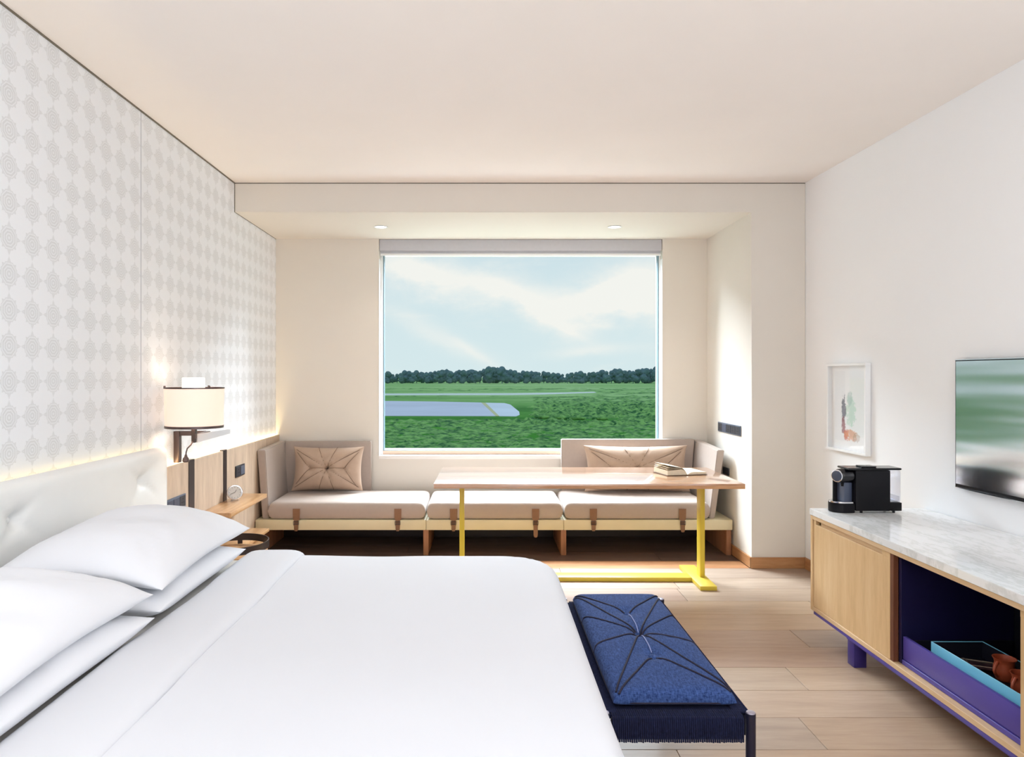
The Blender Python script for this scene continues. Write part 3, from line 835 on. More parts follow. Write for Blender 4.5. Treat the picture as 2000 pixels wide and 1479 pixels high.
# tapered bright bracket
b = bmesh.new()
t = bmesh.new()
pts = [(LX+.016, LY+.005, 1.108), (LX+.016, LY+.005, 1.060), (LX+.075, LY+.36, 1.082), (LX+.075, LY+.36, 1.108)]
a_ = [t.verts.new(p) for p in pts]; c_ = [t.verts.new((p[0]-.014, p[1]+.002, p[2])) for p in pts]
t.faces.new(a_); t.faces.new(c_[::-1])
for i in range(4): t.faces.new((a_[i], a_[(i+1) % 4], c_[(i+1) % 4], c_[i]))
merge(b, t); obj('bracket', b, 'brushed_steel', lm)
gp = [(LX-.004, LY-.016, 1.066), (LX-.006, LY-.035, 1.050), (LX-.022, LY-.045, 1.030), (LX-.028, LY-.045, 1.010), (LX-.030, LY-.045, .992)]
b = bmesh.new(); add_tube(b, gp, .004, 8); obj('gooseneck', b, 'bronze_metal', lm, smooth=60)
b = bmesh.new(); add_lathe(b, [(.006, .0), (.009, -.012), (.017, -.022), (.019, -.038), (.014, -.044)], (LX-.030, LY-.045, .996), 20); rh = obj('reading_head', b, 'bronze_metal', lm, smooth=40)
for nm_, z, e in (('lamp_bulb_light', 1.23, 1.8), ('lamp_top_light', 1.47, .15)):
    l = bpy.data.lights.new(nm_, 'POINT'); l.energy = e; l.color = (1, .82, .62); l.shadow_soft_size = .03
    lo = bpy.data.objects.new(nm_, l); COL.objects.link(lo); lo.location = (LX-.005, LY-.09 if z < 1.4 else LY, z)

# ------------------------------------------------------------------ bed
bed = thing('bed', 'large bed made up in white linen with a pale leather headboard', 'bed', (-.75, 2.31, 0))
BY0, BY1, BX0, BX1, BT = 1.33, 3.30, -1.75, .335, .60
box('bed_base', BX0+.01, BX1-.06, BY0+.05, BY1-.05, .06, .30, 'bed_base', bed, bev=.01)
for (x, yy) in ((-1.6, BY0+.15), (-1.6, BY1-.15), (.18, BY0+.15), (.18, BY1-.15)):
    b = bmesh.new(); add_cyl(b, (x, yy, 0), (x, yy, .06), .03, n=12); obj('leg', b, 'charcoal_metal', bed)
box('mattress', BX0+.005, BX1-.04, BY0+.03, BY1-.03, .302, .586, 'sheet_grey', bed, bev=.05, seg=4)
def drape(x0, x1, y0, y1, top, drop, step, Rc=.24, r=.075, head=True, amp=1.0, hem=0.0):
    """cloth laid over the mattress and hanging down its sides"""
    bm = bmesh.new(); L = Rc-r+r*PI/2+drop
    ax0 = x0; ax1 = x1-Rc+L
    ay0, ay1 = y0+Rc-L, y1-Rc+L
    nx = max(2, int((ax1-ax0)/step)); ny = int((ay1-ay0)/step); V = {}
    for i in range(nx+1):
        for j in range(ny+1):
            a = ax0+(ax1-ax0)*i/nx; c = ay0+(ay1-ay0)*j/ny
            qx = min(a, x1-Rc); qy = max(min(c, y1-Rc), y0+Rc)
            dx, dy = a-qx, c-qy; d = math.hypot(dx, dy)
            w = noise.noise(Vector((a*1.6, c*1.6, 3.1)))*.010 + noise.noise(Vector((a*4.5, c*3.5, 9.1)))*.004
            if d <= Rc-r or d == 0:
                p = Vector((a, c, top+w*amp))
            else:
                ux, uy = dx/d, dy/d; e = d-(Rc-r)
                if e < r*PI/2:
                    th = e/r; rad = Rc-r+r*math.sin(th); z = top-r*(1-math.cos(th))
                else:
                    rad = Rc + 0.012*math.sin((a+c)*9)*min(1, (e-r*PI/2)/.2); z = top-r-min(e-r*PI/2, drop)
                p = Vector((qx+ux*rad, qy+uy*rad, z+w*amp*max(0, 1-e/.2)))
            V[i, j] = bm.verts.new(p)
    for i in range(nx):
        for j in range(ny):
            bm.faces.new((V[i, j], V[i+1, j], V[i+1, j+1], V[i, j+1]))
    return bm
dv = obj('duvet', drape(-1.10, BX1, BY0-.01, BY1+.01, BT, .33, .03), 'duvet_white', bed, smooth=180)
s = dv.modifiers.new('thickness', 'SOLIDIFY'); s.thickness = .012; s.offset = -1
b = drape(-1.115, -.85, BY0-.018, BY1+.018, BT+.022, .33, .0265, Rc=.24, r=.08)
# the turned down band is rounded off along both of its long edges
for v in b.verts:
    pass
def band():
    bm = bmesh.new(); x0, x1 = -1.115, -.848; ny = 110; nx = 16; Rc = .085; drop = .3
    y0, y1 = BY0-.016, BY1+.016; L = Rc*PI/2+drop; V = {}
    for i in range(nx+1):
        s_ = math.sin(PI/2*(2*i/nx-1))
        lift = .030*max(0, 1-abs(s_)**5)**.5
        a = (x0+x1)/2+(x1-x0)/2*s_
        for j in range(ny+1):
            c = y0+Rc-L+(y1-y0-2*Rc+2*L)*j/ny
            qy = max(min(c, y1-Rc), y0+Rc); d = c-qy; sg = 1 if d > 0 else -1; e = abs(d)
            w = noise.noise(Vector((a*1.6, c*1.6, 3.1)))*.010
            aa = a + .010*noise.noise(Vector((c*2.1, 4.0, i*.0)))
            base_ = BT-.004+lift
            if e == 0: p = (aa, c, base_+w+.003*noise.noise(Vector((a*9, c*5, 1))))
            elif e < Rc*PI/2: th = e/Rc; p = (aa, qy+sg*(Rc+lift)*math.sin(th), BT-.004-Rc+(Rc+lift)*math.cos(th)+w*math.cos(th))
            else: p = (aa, qy+sg*(Rc+lift), BT-.004-Rc-(e-Rc*PI/2))
            V[i, j] = bm.verts.new(p)
    for i in range(nx):
        for j in range(ny): bm.faces.new((V[i, j], V[i+1, j], V[i+1, j+1], V[i, j+1]))
    return bm
b.free()
fb = obj('turned_down_sheet', band(), 'duvet_white', bed, smooth=180)
s = fb.modifiers.new('thickness', 'SOLIDIFY'); s.thickness = .006; s.offset = -1
# small folded end of under sheet at the far foot corner
b = bmesh.new(); add_box(b, BX1-.03, BX1+.012, 2.75, BY1-.04, .10, .40, .012, 3); obj('under_sheet', b, 'sheet_grey', bed, smooth=60)

# headboard
HY0, HY1, HZ0, HZ1 = .72, 3.89, .08, 1.045
b = bmesh.new(); nx, nz = 170, 56; V = {}
tufts = [(3.61-.97*k, .895) for k in range(4)] + [(3.12-.97*k, .60) for k in range(3)]
creases = []
for (ty, tz) in tufts:
    for ang, L in ((35, .16), (155, .20), (-35, .20), (215, .16), (100, .07)):
        creases.append((ty, tz, ty+L*math.cos(R(ang)), tz+L*math.sin(R(ang))))
for i in range(nx+1):
    for k in range(nz+1):
        yy = HY0+(HY1-HY0)*i/nx; z = HZ0+(HZ1-HZ0)*k/nz
        ed = min(yy-HY0, HY1-yy, HZ1-z, 1)
        x = -1.768 + .028*(1-max(0, 1-ed/.05)**2)**.5 - .028
        for (ty, tz) in tufts:
            x -= .022*math.exp(-((yy-ty)**2+(z-tz)**2)/(2*.028**2))
            x -= .012*math.exp(-((yy-ty)**2+(z-tz)**2)/(2*.10**2))
        for c in creases:
            d, tt = segd(yy, z, c); x -= .015*(1-tt)*math.exp(-d*d/(2*.011**2))
        V[i, k] = b.verts.new((x, yy, z))
for i in range(nx):
    for k in range(nz): b.faces.new((V[i, k], V[i+1, k], V[i+1, k+1], V[i, k+1]))
# back and edges
X2 = -1.836
def strip(l1):
    a = [b.verts.new((X2, v.co.y, v.co.z)) for v in l1]
    for p, q_, r_, s_ in zip(l1[:-1], l1[1:], a[1:], a[:-1]): b.faces.new((p, q_, r_, s_))
    return a
strip([V[i, nz] for i in range(nx+1)]); strip([V[i, 0] for i in range(nx+1)]); strip([V[0, k] for k in range(nz+1)]); strip([V[nx, k] for k in range(nz+1)])
hb = obj('headboard', b, 'headboard_leather', bed, smooth=60)
for (ty, tz) in tufts[:4]:
    b = bmesh.new(); add_lathe(b, [(.012, 0), (.011, .004), (.004, .007)], (-1.822, ty, tz), 14, q=Vector((1, 0, 0)).to_track_quat('Z', 'Y'))
    obj('button', b, 'headboard_leather', hb, smooth=60)

# pillows
def bed_pillow(label, cx, cy, cz, w, l, top, bot, ry, rx, rz, seed, droop=0.0):
    bm, h = cushion(w, l, top, bot, p=2.8, q=.58, pinch=.045, pb=5, nx=40, ny=44, wr=.016, seed=seed,
                    creases=[(w*.36, l*.42, w*.22, l*.26, .012, .012), (w*.30, l*.45, w*.16, l*.32, .008, .010), (w*.38, -l*.43, w*.24, -l*.28, .012, .012), (w*.42, -l*.36, w*.28, -l*.2, .008, .012)])
    for v in bm.verts: v.co.z -= droop*(.6*(2*v.co.x/w)**2+.4*(2*v.co.y/l)**2)
    M = Matrix.Translation((cx, cy, cz)) @ Matrix.Rotation(R(rz), 4, 'Z') @ Matrix.Rotation(R(ry), 4, 'Y') @ Matrix.Rotation(R(rx), 4, 'X')
    bmesh.ops.transform(bm, matrix=M, verts=bm.verts[:])
    o = obj('pillow', bm, 'linen_white', smooth=180)
    tag(o, label, 'pillow')
    return o
bed_pillow('white pillow under the far one of the pair beside the wall lamp', -1.385, 2.735, .662, .60, .84, .075, .068, 1, 0, 0, 1)
bed_pillow('white pillow on top of its pair at the far side of the bed', -1.385, 2.780, .800, .60, .88, .095, .066, 4, 1, 0, 2, .05)
bed_pillow('white pillow under its pair at the near edge of the photo', -1.375, 1.84, .662, .60, .84, .075, .068, 1, 0, 0, 5)
bed_pillow('white pillow on top of its pair at the near side of the bed', -1.385, 1.85, .792, .60, .88, .088, .066, 4, 0, 1, 6, .05)

# ------------------------------------------------------------------ window bench, three units
def seat_unit(label, x0, x1, cu0, cu1, straps, supports):
    t = thing('window_bench', label, 'bench', ((x0+x1)/2, 5.87, 0), 'window bench units')
    box('platform', x0+.001, x1-.001, 5.546, 6.205, .206, .287, 'cream_leather', t, bev=.004)
    box('back_panel', x0+.003, x1-.003, 6.192, 6.204, .002, .205, 'charcoal_metal', t, bev=0, smooth=None)  # dark sheet added to give the deep shade beneath the platform
    for s0, s1 in supports:
        box('support', s0, s1, 5.56, 6.19, .001, .205, 'sofa_wood', t, bev=.002)
    w = cu1-cu0
    bm, h = cushion(w-.004, .60, .072, .071, p=38, py=18, pb=40, q=.5, nx=60, ny=36, wr=.0015, seed=x0, edge=True)
    bmesh.ops.transform(bm, matrix=Matrix.Translation(((cu0+cu1)/2, 5.852, .2875+.072)), verts=bm.verts[:])
    cu = obj('seat_cushion', bm, 'sofa_fabric', t, smooth=60)
    for sx, L in straps:
        b = bmesh.new()
        tt = bmesh.new(); yf = 5.5465
        prof_ = [(.029, yf+.001, .378), (.027, yf+.0005, .292), (.017, yf-.006, .284), (.017, yf-.008, L+.018), (.010, yf-.008, L)]
        ra = [(tt.verts.new((sx-hw, yy-.004, z)), tt.verts.new((sx+hw, yy-.004, z))) for hw, yy, z in prof_]
        rb = [(tt.verts.new((sx-hw, yy, z)), tt.verts.new((sx+hw, yy, z))) for hw, yy, z in prof_]
        for k in range(len(prof_)-1):
            tt.faces.new((ra[k][0], ra[k][1], ra[k+1][1], ra[k+1][0])); tt.faces.new((rb[k][0], rb[k+1][0], rb[k+1][1], rb[k][1]))
            for e in (0, 1): tt.faces.new((ra[k][e], ra[k+1][e], rb[k+1][e], rb[k][e]))
        tt.faces.new((ra[0][0], rb[0][0], rb[0][1], ra[0][1])); tt.faces.new((ra[-1][0], ra[-1][1], rb[-1][1], rb[-1][0]))
        merge(b, tt); so = obj('strap', b, 'strap_leather', t)
        b = bmesh.new(); zc = .266
        add_tube(b, [(sx-.021, yf-.014, zc-.010), (sx+.021, yf-.014, zc-.010), (sx+.021, yf-.014, zc+.012), (sx-.021, yf-.014, zc+.012)], .0032, 6, closed=True)
        add_tube(b, [(sx-.021, yf-.014, zc+.001), (sx+.021, yf-.014, zc+.001)], .002, 6)
        obj('buckle', b, 'bronze_metal', so, smooth=40)
        b = bmesh.new(); add_box(b, sx-.020, sx+.020, yf-.016, yf-.0125, zc-.022, zc-.015, .001); obj('keeper', b, 'strap_leather', so)
    return t
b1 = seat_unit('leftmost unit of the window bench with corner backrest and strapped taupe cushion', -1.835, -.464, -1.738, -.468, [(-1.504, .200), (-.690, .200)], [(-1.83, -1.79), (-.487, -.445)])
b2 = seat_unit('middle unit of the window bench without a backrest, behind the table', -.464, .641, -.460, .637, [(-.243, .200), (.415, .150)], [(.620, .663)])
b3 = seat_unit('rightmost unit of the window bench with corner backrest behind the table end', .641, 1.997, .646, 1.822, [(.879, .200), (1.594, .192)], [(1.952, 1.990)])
def slab(name, pts_bot, pts_top, m, parent, bev=.006):
    """upholstered board between a bottom and a top outline (four points each)"""
    t = bmesh.new(); a = [t.verts.new(p) for p in pts_bot]; c = [t.verts.new(p) for p in pts_top]
    t.faces.new(a[::-1]); t.faces.new(c)
    for i in range(4): t.faces.new((a[i], a[(i+1) % 4], c[(i+1) % 4], c[i]))
    bmesh.ops.bevel(t, geom=t.edges[:], offset=bev, segments=2, affect='EDGES')
    return obj(name, t, m, parent, smooth=40)
# left corner: side rest leans against the panelling, back rest against the wall
slab('side_rest', [(-1.795, 5.60, .288), (-1.740, 5.60, .288), (-1.740, 6.20, .288), (-1.795, 6.20, .288)],
     [(-1.838, 5.60, .842), (-1.772, 5.60, .842), (-1.772, 6.21, .862), (-1.838, 6.21, .862)], 'sofa_fabric', b1)
slab('back_rest', [(-1.772, 6.155, .288), (-1.005, 6.155, .288), (-1.005, 6.205, .288), (-1.772, 6.205, .288)],
     [(-1.768, 6.150, .862), (-1.005, 6.150, .862), (-1.005, 6.215, .862), (-1.768, 6.215, .862)], 'sofa_fabric', b1)
slab('side_rest', [(1.826, 5.60, .288), (1.872, 5.60, .288), (1.872, 6.20, .288), (1.826, 6.20, .288)],
     [(1.893, 5.60, .842), (1.950, 5.60, .842), (1.950, 6.21, .872), (1.880, 6.21, .872)], 'sofa_fabric', b3)
slab('back_rest', [(.690, 6.145, .288), (1.826, 6.145, .288), (1.826, 6.200, .288), (.690, 6.200, .288)],
     [(.690, 6.135, .880), (1.872, 6.135, .880), (1.872, 6.205, .880), (.690, 6.205, .880)], 'sofa_fabric', b3)
# scatter cushions
def scatter(label, cx, cy, cz, w, h, rz, tilt, seed):
    bt = .24*w
    btn = [(-bt, 0), (0, 0), (bt, 0)]
    crs = []
    W2, H2 = w/2*.96, h/2*.96
    for (x0, y0, x1, y1) in [(0, 0, -W2*.95, H2*.9), (0, 0, W2*.95, H2*.9), (0, 0, -W2*.95, -H2*.9), (0, 0, W2*.95, -H2*.9),
                             (0, 0, -W2*.28, H2), (0, 0, W2*.28, H2), (0, 0, -W2*.22, -H2), (0, 0, W2*.22, -H2),
                             (-bt, 0, -W2*.9, H2*.75), (bt, 0, W2*.9, H2*.75), (bt, 0, W2*.9, -H2*.9), (-bt, 0, -W2*.9, -H2*.75), (-bt, 0, bt, 0)]:
        crs.append((x0, y0, x1, y1, .010, .006))
    bm, hg = cushion(w, h, .085, .05, p=3.0, q=.6, pinch=.075, nx=64, ny=44, dimples=[(x, yv, .030, .030) for x, yv in btn], creases=crs, wr=.004, seed=seed)
    M = Matrix.Translation((cx, cy, cz)) @ Matrix.Rotation(R(rz), 4, 'Z') @ Matrix.Rotation(R(90-tilt), 4, 'X')
    bmesh.ops.transform(bm, matrix=M, verts=bm.verts[:])
    t = thing('scatter_cushion', label, 'cushion', (cx, cy, cz-h/2))
    co = obj('cover', bm, 'satin_taupe', t, smooth=60)
    for (x, yv) in btn:
        b = bmesh.new(); add_lathe(b, [(.011, 0), (.012, .003), (.009, .007), (.003, .009)], (0, 0, 0), 14)
        bmesh.ops.transform(b, matrix=M @ Matrix.Translation((x, yv, hg(x, yv)-.001)), verts=b.verts[:])
        obj('button', b, 'satin_taupe', t, smooth=60)
    for c in crs:
        pts = []
        for k in range(15):
            f = .05+.93*k/14; x = c[0]+(c[2]-c[0])*f; yv = c[1]+(c[3]-c[1])*f
            pts.append(M @ Vector((x, yv, hg(x, yv)+.0004)))
        b = bmesh.new(); add_tube(b, pts, .0022, 6); obj('cord', b, 'satin_seam', co, smooth=60)
scatter('taupe satin buttoned cushion in the left corner of the window bench', -1.36, 6.035, .635, .62, .385, 0, 12, 3)
scatter('wide taupe satin cushion on the bench behind the open book', 1.325, 6.015, .640, .91, .40, 0, 12, 8)

# ------------------------------------------------------------------ table
tb = thing('dining_table', 'long oak table on a yellow metal frame before the window bench', 'table', (.70, 4.86, 0))
box('table_top', -.300, 1.706, 4.455, 5.255, .717, .750, 'table_oak', tb, bev=.002)
box('top_rail', -.105, 1.52, 4.88, 4.93, .700, .7165, 'yellow_paint', tb, bev=.001)
for x in (-.152, 1.540):
    box('leg', x, x+.033, 4.865, 4.945, .0305, .7165, 'yellow_paint', tb, bev=.0015)
box('foot', 1.478, 1.590, 4.655, 5.18, .001, .030, 'yellow_paint', tb, bev=.0015)
box('foot', -.200, -.088, 4.655, 5.18, .001, .030, 'yellow_paint', tb, bev=.0015)
box('stretcher', -.087, 1.477, 4.855, 4.975, .001, .030, 'yellow_paint', tb, bev=.0015)
tb.rotation_euler.z = R(-0.6); tb.location.x -= .02

# open book
bk = thing('open_book', 'old book lying open on the right end of the table', 'book', (1.39, 4.93, .7505))
def page_block(sgn, w, depth, h0, seg=10, thick=.0, zbase=.7545, lift=None):
    b = bmesh.new(); t = bmesh.new(); top = []; bot = []
    for k in range(seg+1):
        s = k/seg; x = sgn*w*s; z = h0*(1-(1-min(1, s*3.2))**2)*(1-.25*s) + .001
        if lift: z += lift*s
        top.append((x, z)); bot.append((x, max(0.0, z-thick) if thick else 0.0))
    loop = top+bot[::-1]
    f = [t.verts.new((x, -depth/2, z)) for x, z in loop]; g_ = [t.verts.new((x, depth/2, z)) for x, z in loop]
    for i in range(seg):
        j = 2*seg+1-i
        t.faces.new((f[i], f[i+1], f[j-1], f[j])); t.faces.new((g_[i], g_[j], g_[j-1], g_[i+1]))
    n_ = len(loop)
    for i in range(n_):
        try: t.faces.new((f[i], f[(i+1) % n_], g_[(i+1) % n_], g_[i]))
        except ValueError: pass
    merge(b, t)
    M = Matrix.Translation((1.40, 4.93, zbase)) @ Matrix.Rotation(R(12), 4, 'Z')
    bmesh.ops.transform(b, matrix=M, verts=b.verts[:])
    return b
obj('page_block', page_block(-1, .150, .21, .040), 'page_cream', bk, smooth=40)
obj('page_block', page_block(1, .145, .21, .018), 'page_cream', bk, smooth=40)
for lf, w in ((.010, .152), (.022, .150), (.036, .145)):
    obj('page', page_block(-1, w, .208, .041, thick=.0012, lift=lf), 'page_cream', bk, smooth=40)
for sgn, w in ((-1, .158), (1, .152)):
    b = bmesh.new(); add_box(b, min(0, sgn*w), max(0, sgn*w), -.11, .11, 0, .003, .001)
    bmesh.ops.transform(b, matrix=Matrix.Translation((1.40, 4.93, .751)) @ Matrix.Rotation(R(12), 4, 'Z'), verts=b.verts[:])
    obj('cover', b, 'book_cover', bk)

# ------------------------------------------------------------------ bench at the foot of the bed
fb = thing('footstool_bench', 'low dark blue woven bench with a denim cushion at the foot of the bed', 'bench', (.586, 2.6, 0))
x0, x1, y0, y1, zf = .362, .800, 2.072, 3.125, .425
for (x, yy) in ((x0, y0), (x1, y0), (x0, y1), (x1, y1)):
    b = bmesh.new(); add_lathe(b, [(.010, 0), (.0145, .25), (.0145, zf+.012)], (x, yy, 0), 20); lg = obj('leg', b, 'bench_lacquer', fb, smooth=40)
    b = bmesh.new(); add_lathe(b, [(.0135, zf+.0125), (.0125, zf+.0155), (.006, zf+.0165)], (x, yy, 0), 20); obj('cap', b, 'cap_silver', lg, smooth=60)
b = bmesh.new()
add_box(b, x0+.02, x1-.02, y0-.004, y0+.018, zf-.068, zf-.004, .006); add_box(b, x0+.02, x1-.02, y1-.018, y1+.004, zf-.068, zf-.004, .006)
add_box(b, x0-.006, x0+.014, y0+.02, y1-.02, zf-.068, zf-.004, .006); add_box(b, x1-.014, x1+.006, y0+.02, y1-.02, zf-.068, zf-.004, .006)
obj('rail', b, 'bench_lacquer', fb, smooth=40)
# cord wound over the rails, strand by strand
b = bmesh.new()
n = 62
for k in range(n):
    x = x0+.022+(x1-x0-.044)*(k+.5)/n; w = (x1-x0-.044)/n*.46
    dz = random.uniform(-.0015, .0015)
    for yy, s_ in ((y0-.006, -1), (y1+.006, 1)):
        pts = [(x, yy+s_*.001, zf-.072+dz), (x, yy+s_*.002, zf-.035), (x, yy, zf-.003), (x, yy-s_*.010, zf+.0015), (x, yy-s_*.05, zf+.001)]
        add_tube(b, pts, w, 5)
n = 130
for k in range(n):
    yy = y0+.022+(y1-y0-.044)*(k+.5)/n; w = (y1-y0-.044)/n*.46
    dz = random.uniform(-.0015, .0015)
    for x, s_ in ((x0-.008, -1), (x1+.008, 1)):
        pts = [(x, yy, zf-.072+dz), (x+s_*.001, yy, zf-.035), (x, yy, zf-.003), (x-s_*.010, yy, zf+.0015), (x-s_*.05, yy, zf+.001)]
        add_tube(b, pts, w, 5)
wv = obj('woven_strands', b, 'woven_cord', fb, smooth=60); wv['kind'] = 'stuff'
box('woven_seat', x0+.016, x1-.016, y0+.016, y1-.016, zf-.014, zf-.001, 'woven_cord', fb, bev=.003)
# denim cushion
CX, CY, CW, CL = .586, 2.602, .378, .970
P_ = lambda u, v: ((u-.5)*CW, (v-.5)*CL)
A_, C_, B_ = P_(.5, .725), P_(.5, .50), P_(.5, .285)
cl_, cr_, nl_, nr_ = P_(.02, .97), P_(.98, .97), P_(.03, .02), P_(.97, .02)
lines = [(*A_, *cl_), (*A_, *cr_), (*C_, *P_(.01, .955)), (*C_, *P_(.99, .945)), (*C_, *P_(0.0, .70)), (*C_, *P_(1.0, .715)),
         (*C_, *P_(0.0, .385)), (*C_, *P_(1.0, .405)), (*C_, *nl_), (*C_, *P_(.985, .04)), (*B_, *P_(.05, .01)), (*B_, *nr_)]
cr2 = [l+(.004, .010) for l in lines]
bm, hg = cushion(CW, CL, .038, .019, p=16, py=34, q=.5, edge=True, nx=60, ny=110, dimples=[(*p, .014, .028) for p in (A_, C_, B_)], creases=cr2, wr=.002, seed=11)
for v in bm.verts:                      # gentle crown between the ties
    if v.co.z > 0: v.co.z += .006*(1-(2*v.co.x/CW)**2)*(1-(2*v.co.y/CL)**2)
M = Matrix.Translation((CX, CY, zf+.0205))
bmesh.ops.transform(bm, matrix=M, verts=bm.verts[:])
dc = thing('denim_cushion', 'blue denim cushion tied with dark cords, on the woven bench', 'cushion', (CX, CY, zf+.002))
cov = obj('cover', bm, 'denim', dc, smooth=60)
crown = lambda x, yv: .006*(1-(2*x/CW)**2)*(1-(2*yv/CL)**2)
def cordline(l, m, r=.0034, f0=.02, f1=1.0, par=dc, down=True):
    pts = []
    for k in range(25):
        f = f0+(f1-f0)*k/24; x = l[0]+(l[2]-l[0])*f; yv = l[1]+(l[3]-l[1])*f
        bow = .006*math.sin(PI*f)
        pts.append(M @ Vector((x, yv, hg(x, yv)+crown(x, yv)+.0022)))
    b = bmesh.new(); add_tube(b, pts, r, 7); obj('cord', b, m, par, smooth=60)
for l in lines: cordline(l, 'cord_navy')
cordline((*A_, *C_), 'cord_pale', .002, .1, .9); cordline((*C_, *B_), 'cord_pale', .002, .1, .9)
# piping round the base
pts = []
for k in range(80):
    a = 2*PI*k/80; c_, s_ = math.cos(a), math.sin(a)
    sx = math.copysign(abs(c_)**.25, c_); sy = math.copysign(abs(s_)**.12, s_)
    mm = max(abs(sx), abs(sy)); pts.append(M @ Vector((sx*CW/2*1.0, sy*CL/2*1.0, -.001)))
b = bmesh.new(); add_tube(b, pts, .003, 6, closed=True); obj('piping', b, 'cord_navy', dc, smooth=60)
for p, r_ in ((A_, .014), (C_, .021), (B_, .017)):
    b = bmesh.new(); add_lathe(b, [(r_*.8, -.002), (r_, .002), (r_*.85, .007), (r_*.3, .009)], M @ Vector((*p, hg(*p)+crown(*p)+.004)), 18); obj('button', b, 'denim', dc, smooth=60)

# ------------------------------------------------------------------ media cabinet
cb = thing('media_cabinet', 'long low oak cabinet with sliding doors and violet legs under the television', 'cabinet', (2.1, 2.7, 0))
FX, CB = 1.818, 2.36
ye, yn = 3.846, 1.30
box('side_panel', FX, CB, ye-.02, ye, .15, .674, 'cabinet_oak', cb, bev=.001, seg=1)
box('side_panel', FX, CB, yn, yn+.02, .15, .674, 'cabinet_oak', cb, bev=.001, seg=1)
box('bottom_rail', FX, CB, yn+.0205, ye-.0205, .15, .172, 'cabinet_oak_y', cb, bev=.001, seg=1)
box('top_rail', FX, CB, yn+.0205, ye-.0205, .653, .674, 'cabinet_oak_y', cb, bev=.001, seg=1)
box('back_panel', CB-.012, CB-.001, yn+.021, ye-.021, .173, .652, 'interior_dark', cb, bev=0, smooth=None)
for (a, c) in ((3.06, 3.078), (2.345, 2.363)):
    box('divider', FX+.03, CB-.013, a, c, .173, .652, 'navy_paint', cb, bev=.001, seg=1)
def door(y0, y1, slot_lo, slot_hi):
    d = box('door', FX+.006, FX+.026, y0, y1, .173, .628, 'cabinet_oak', cb, bev=.001, seg=1)
    b = bmesh.new(); add_box(b, FX+.006, FX+.026, y0, slot_lo, .6283, .652); add_box(b, FX+.006, FX+.026, slot_hi, y1, .6283, .652)
    obj('door_edge', b, 'cabinet_oak', d)
    box('handle_slot', FX+.019, FX+.0255, slot_lo+.0005, slot_hi-.03, .6283, .6515, 'cabinet_oak_y', d, bev=0.0, smooth=None)
door(3.105, 3.824, 3.165, 3.795)
door(1.70, 2.350, 1.75, 2.28)
box('door_side', FX+.0065, FX+.029, 3.079, 3.104, .173, .652, 'cabinet_edge_dark', cb, bev=.001, seg=1)
# drawer
dr = box('drawer', FX+.035, FX+.050, 2.366, 3.055, .196, .296, 'violet_paint', cb, bev=.0015)
box('drawer_base', FX+.0505, 2.33, 2.368, 3.053, .200, .214, 'interior_dark', dr, bev=.001, seg=1)
box('drawer_side', FX+.0505, 2.33, 2.368, 2.380, .2145, .280, 'interior_dark', dr, bev=.001, seg=1)
box('drawer_side', FX+.0505, 2.33, 3.041, 3.053, .2145, .280, 'interior_dark', dr, bev=.001, seg=1)
box('toe_rail', FX+.030, FX+.048, 2.366, 3.055, .173, .1935, 'violet_paint', cb, bev=.001, seg=1)
# frame and legs
b = bmesh.new()
add_box(b, FX+.012, FX+.05, yn+.25, ye-.36, .122, .149); add_box(b, CB-.09, CB-.05, yn+.25, ye-.36, .122, .149)
obj('under_frame', b, 'violet_paint', cb)
box('under_rail', FX+.003, FX+.0118, yn+.02, ye-.03, .132, .149, 'violet_paint', cb, bev=.001, seg=1)
for yy in (3.42, yn+.3):
    for x in (FX+.014, CB-.11):
        box('leg', x, x+.062, yy, yy+.062, .0005, .1215, 'leg_violet', cb, bev=.002)
b = bmesh.new(); prism(b, [(FX-.004, yn-.004), (FX-.004, ye+.004), (wx(ye)-.004, ye+.004), (wx(yn)-.004, yn-.004)], .6745, .709, bev=.002)
mt = obj('marble_top', b, 'marble', cb, smooth=35, org='w'); mt['label'] = 'white veined marble top'

# tray and its things
ty = thing('serving_tray', 'light blue tray standing in the open drawer of the cabinet', 'tray', (2.01, 2.66, .2445))
TX0, TX1, TY0, TY1 = 1.895, 2.115, 2.39, 2.93
box('base', TX0+.003, TX1-.003, TY0+.003, TY1-.003, .2455, .251, 'interior_dark', ty, bev=0, smooth=None)
for a in ((TX0, TX0+.003, TY0, TY1), (TX1-.003, TX1, TY0, TY1), (TX0+.0035, TX1-.0035, TY0, TY0+.003), (TX0+.0035, TX1-.0035, TY1-.003, TY1)):
    box('side', *a, .245, .322, 'aqua_paint', ty, bev=.0008, seg=1)
for a in ((TX0+.0035, TX0+.005, TY0+.0035, TY1-.0035), (TX1-.005, TX1-.0035, TY0+.0035, TY1-.0035), (TX0+.0055, TX1-.0055, TY0+.0035, TY0+.005), (TX0+.0055, TX1-.0055, TY1-.005, TY1-.0035)):
    box('lining', *a, .252, .3195, 'interior_dark', ty, bev=0, smooth=None)
for sx in (.01, .19):
    for sy in (.03, .48):
        box('foot', TX0+sx, TX0+sx+.02, TY0+sy, TY0+sy+.02, .2145, .2448, 'interior_dark', ty, bev=0, smooth=None)
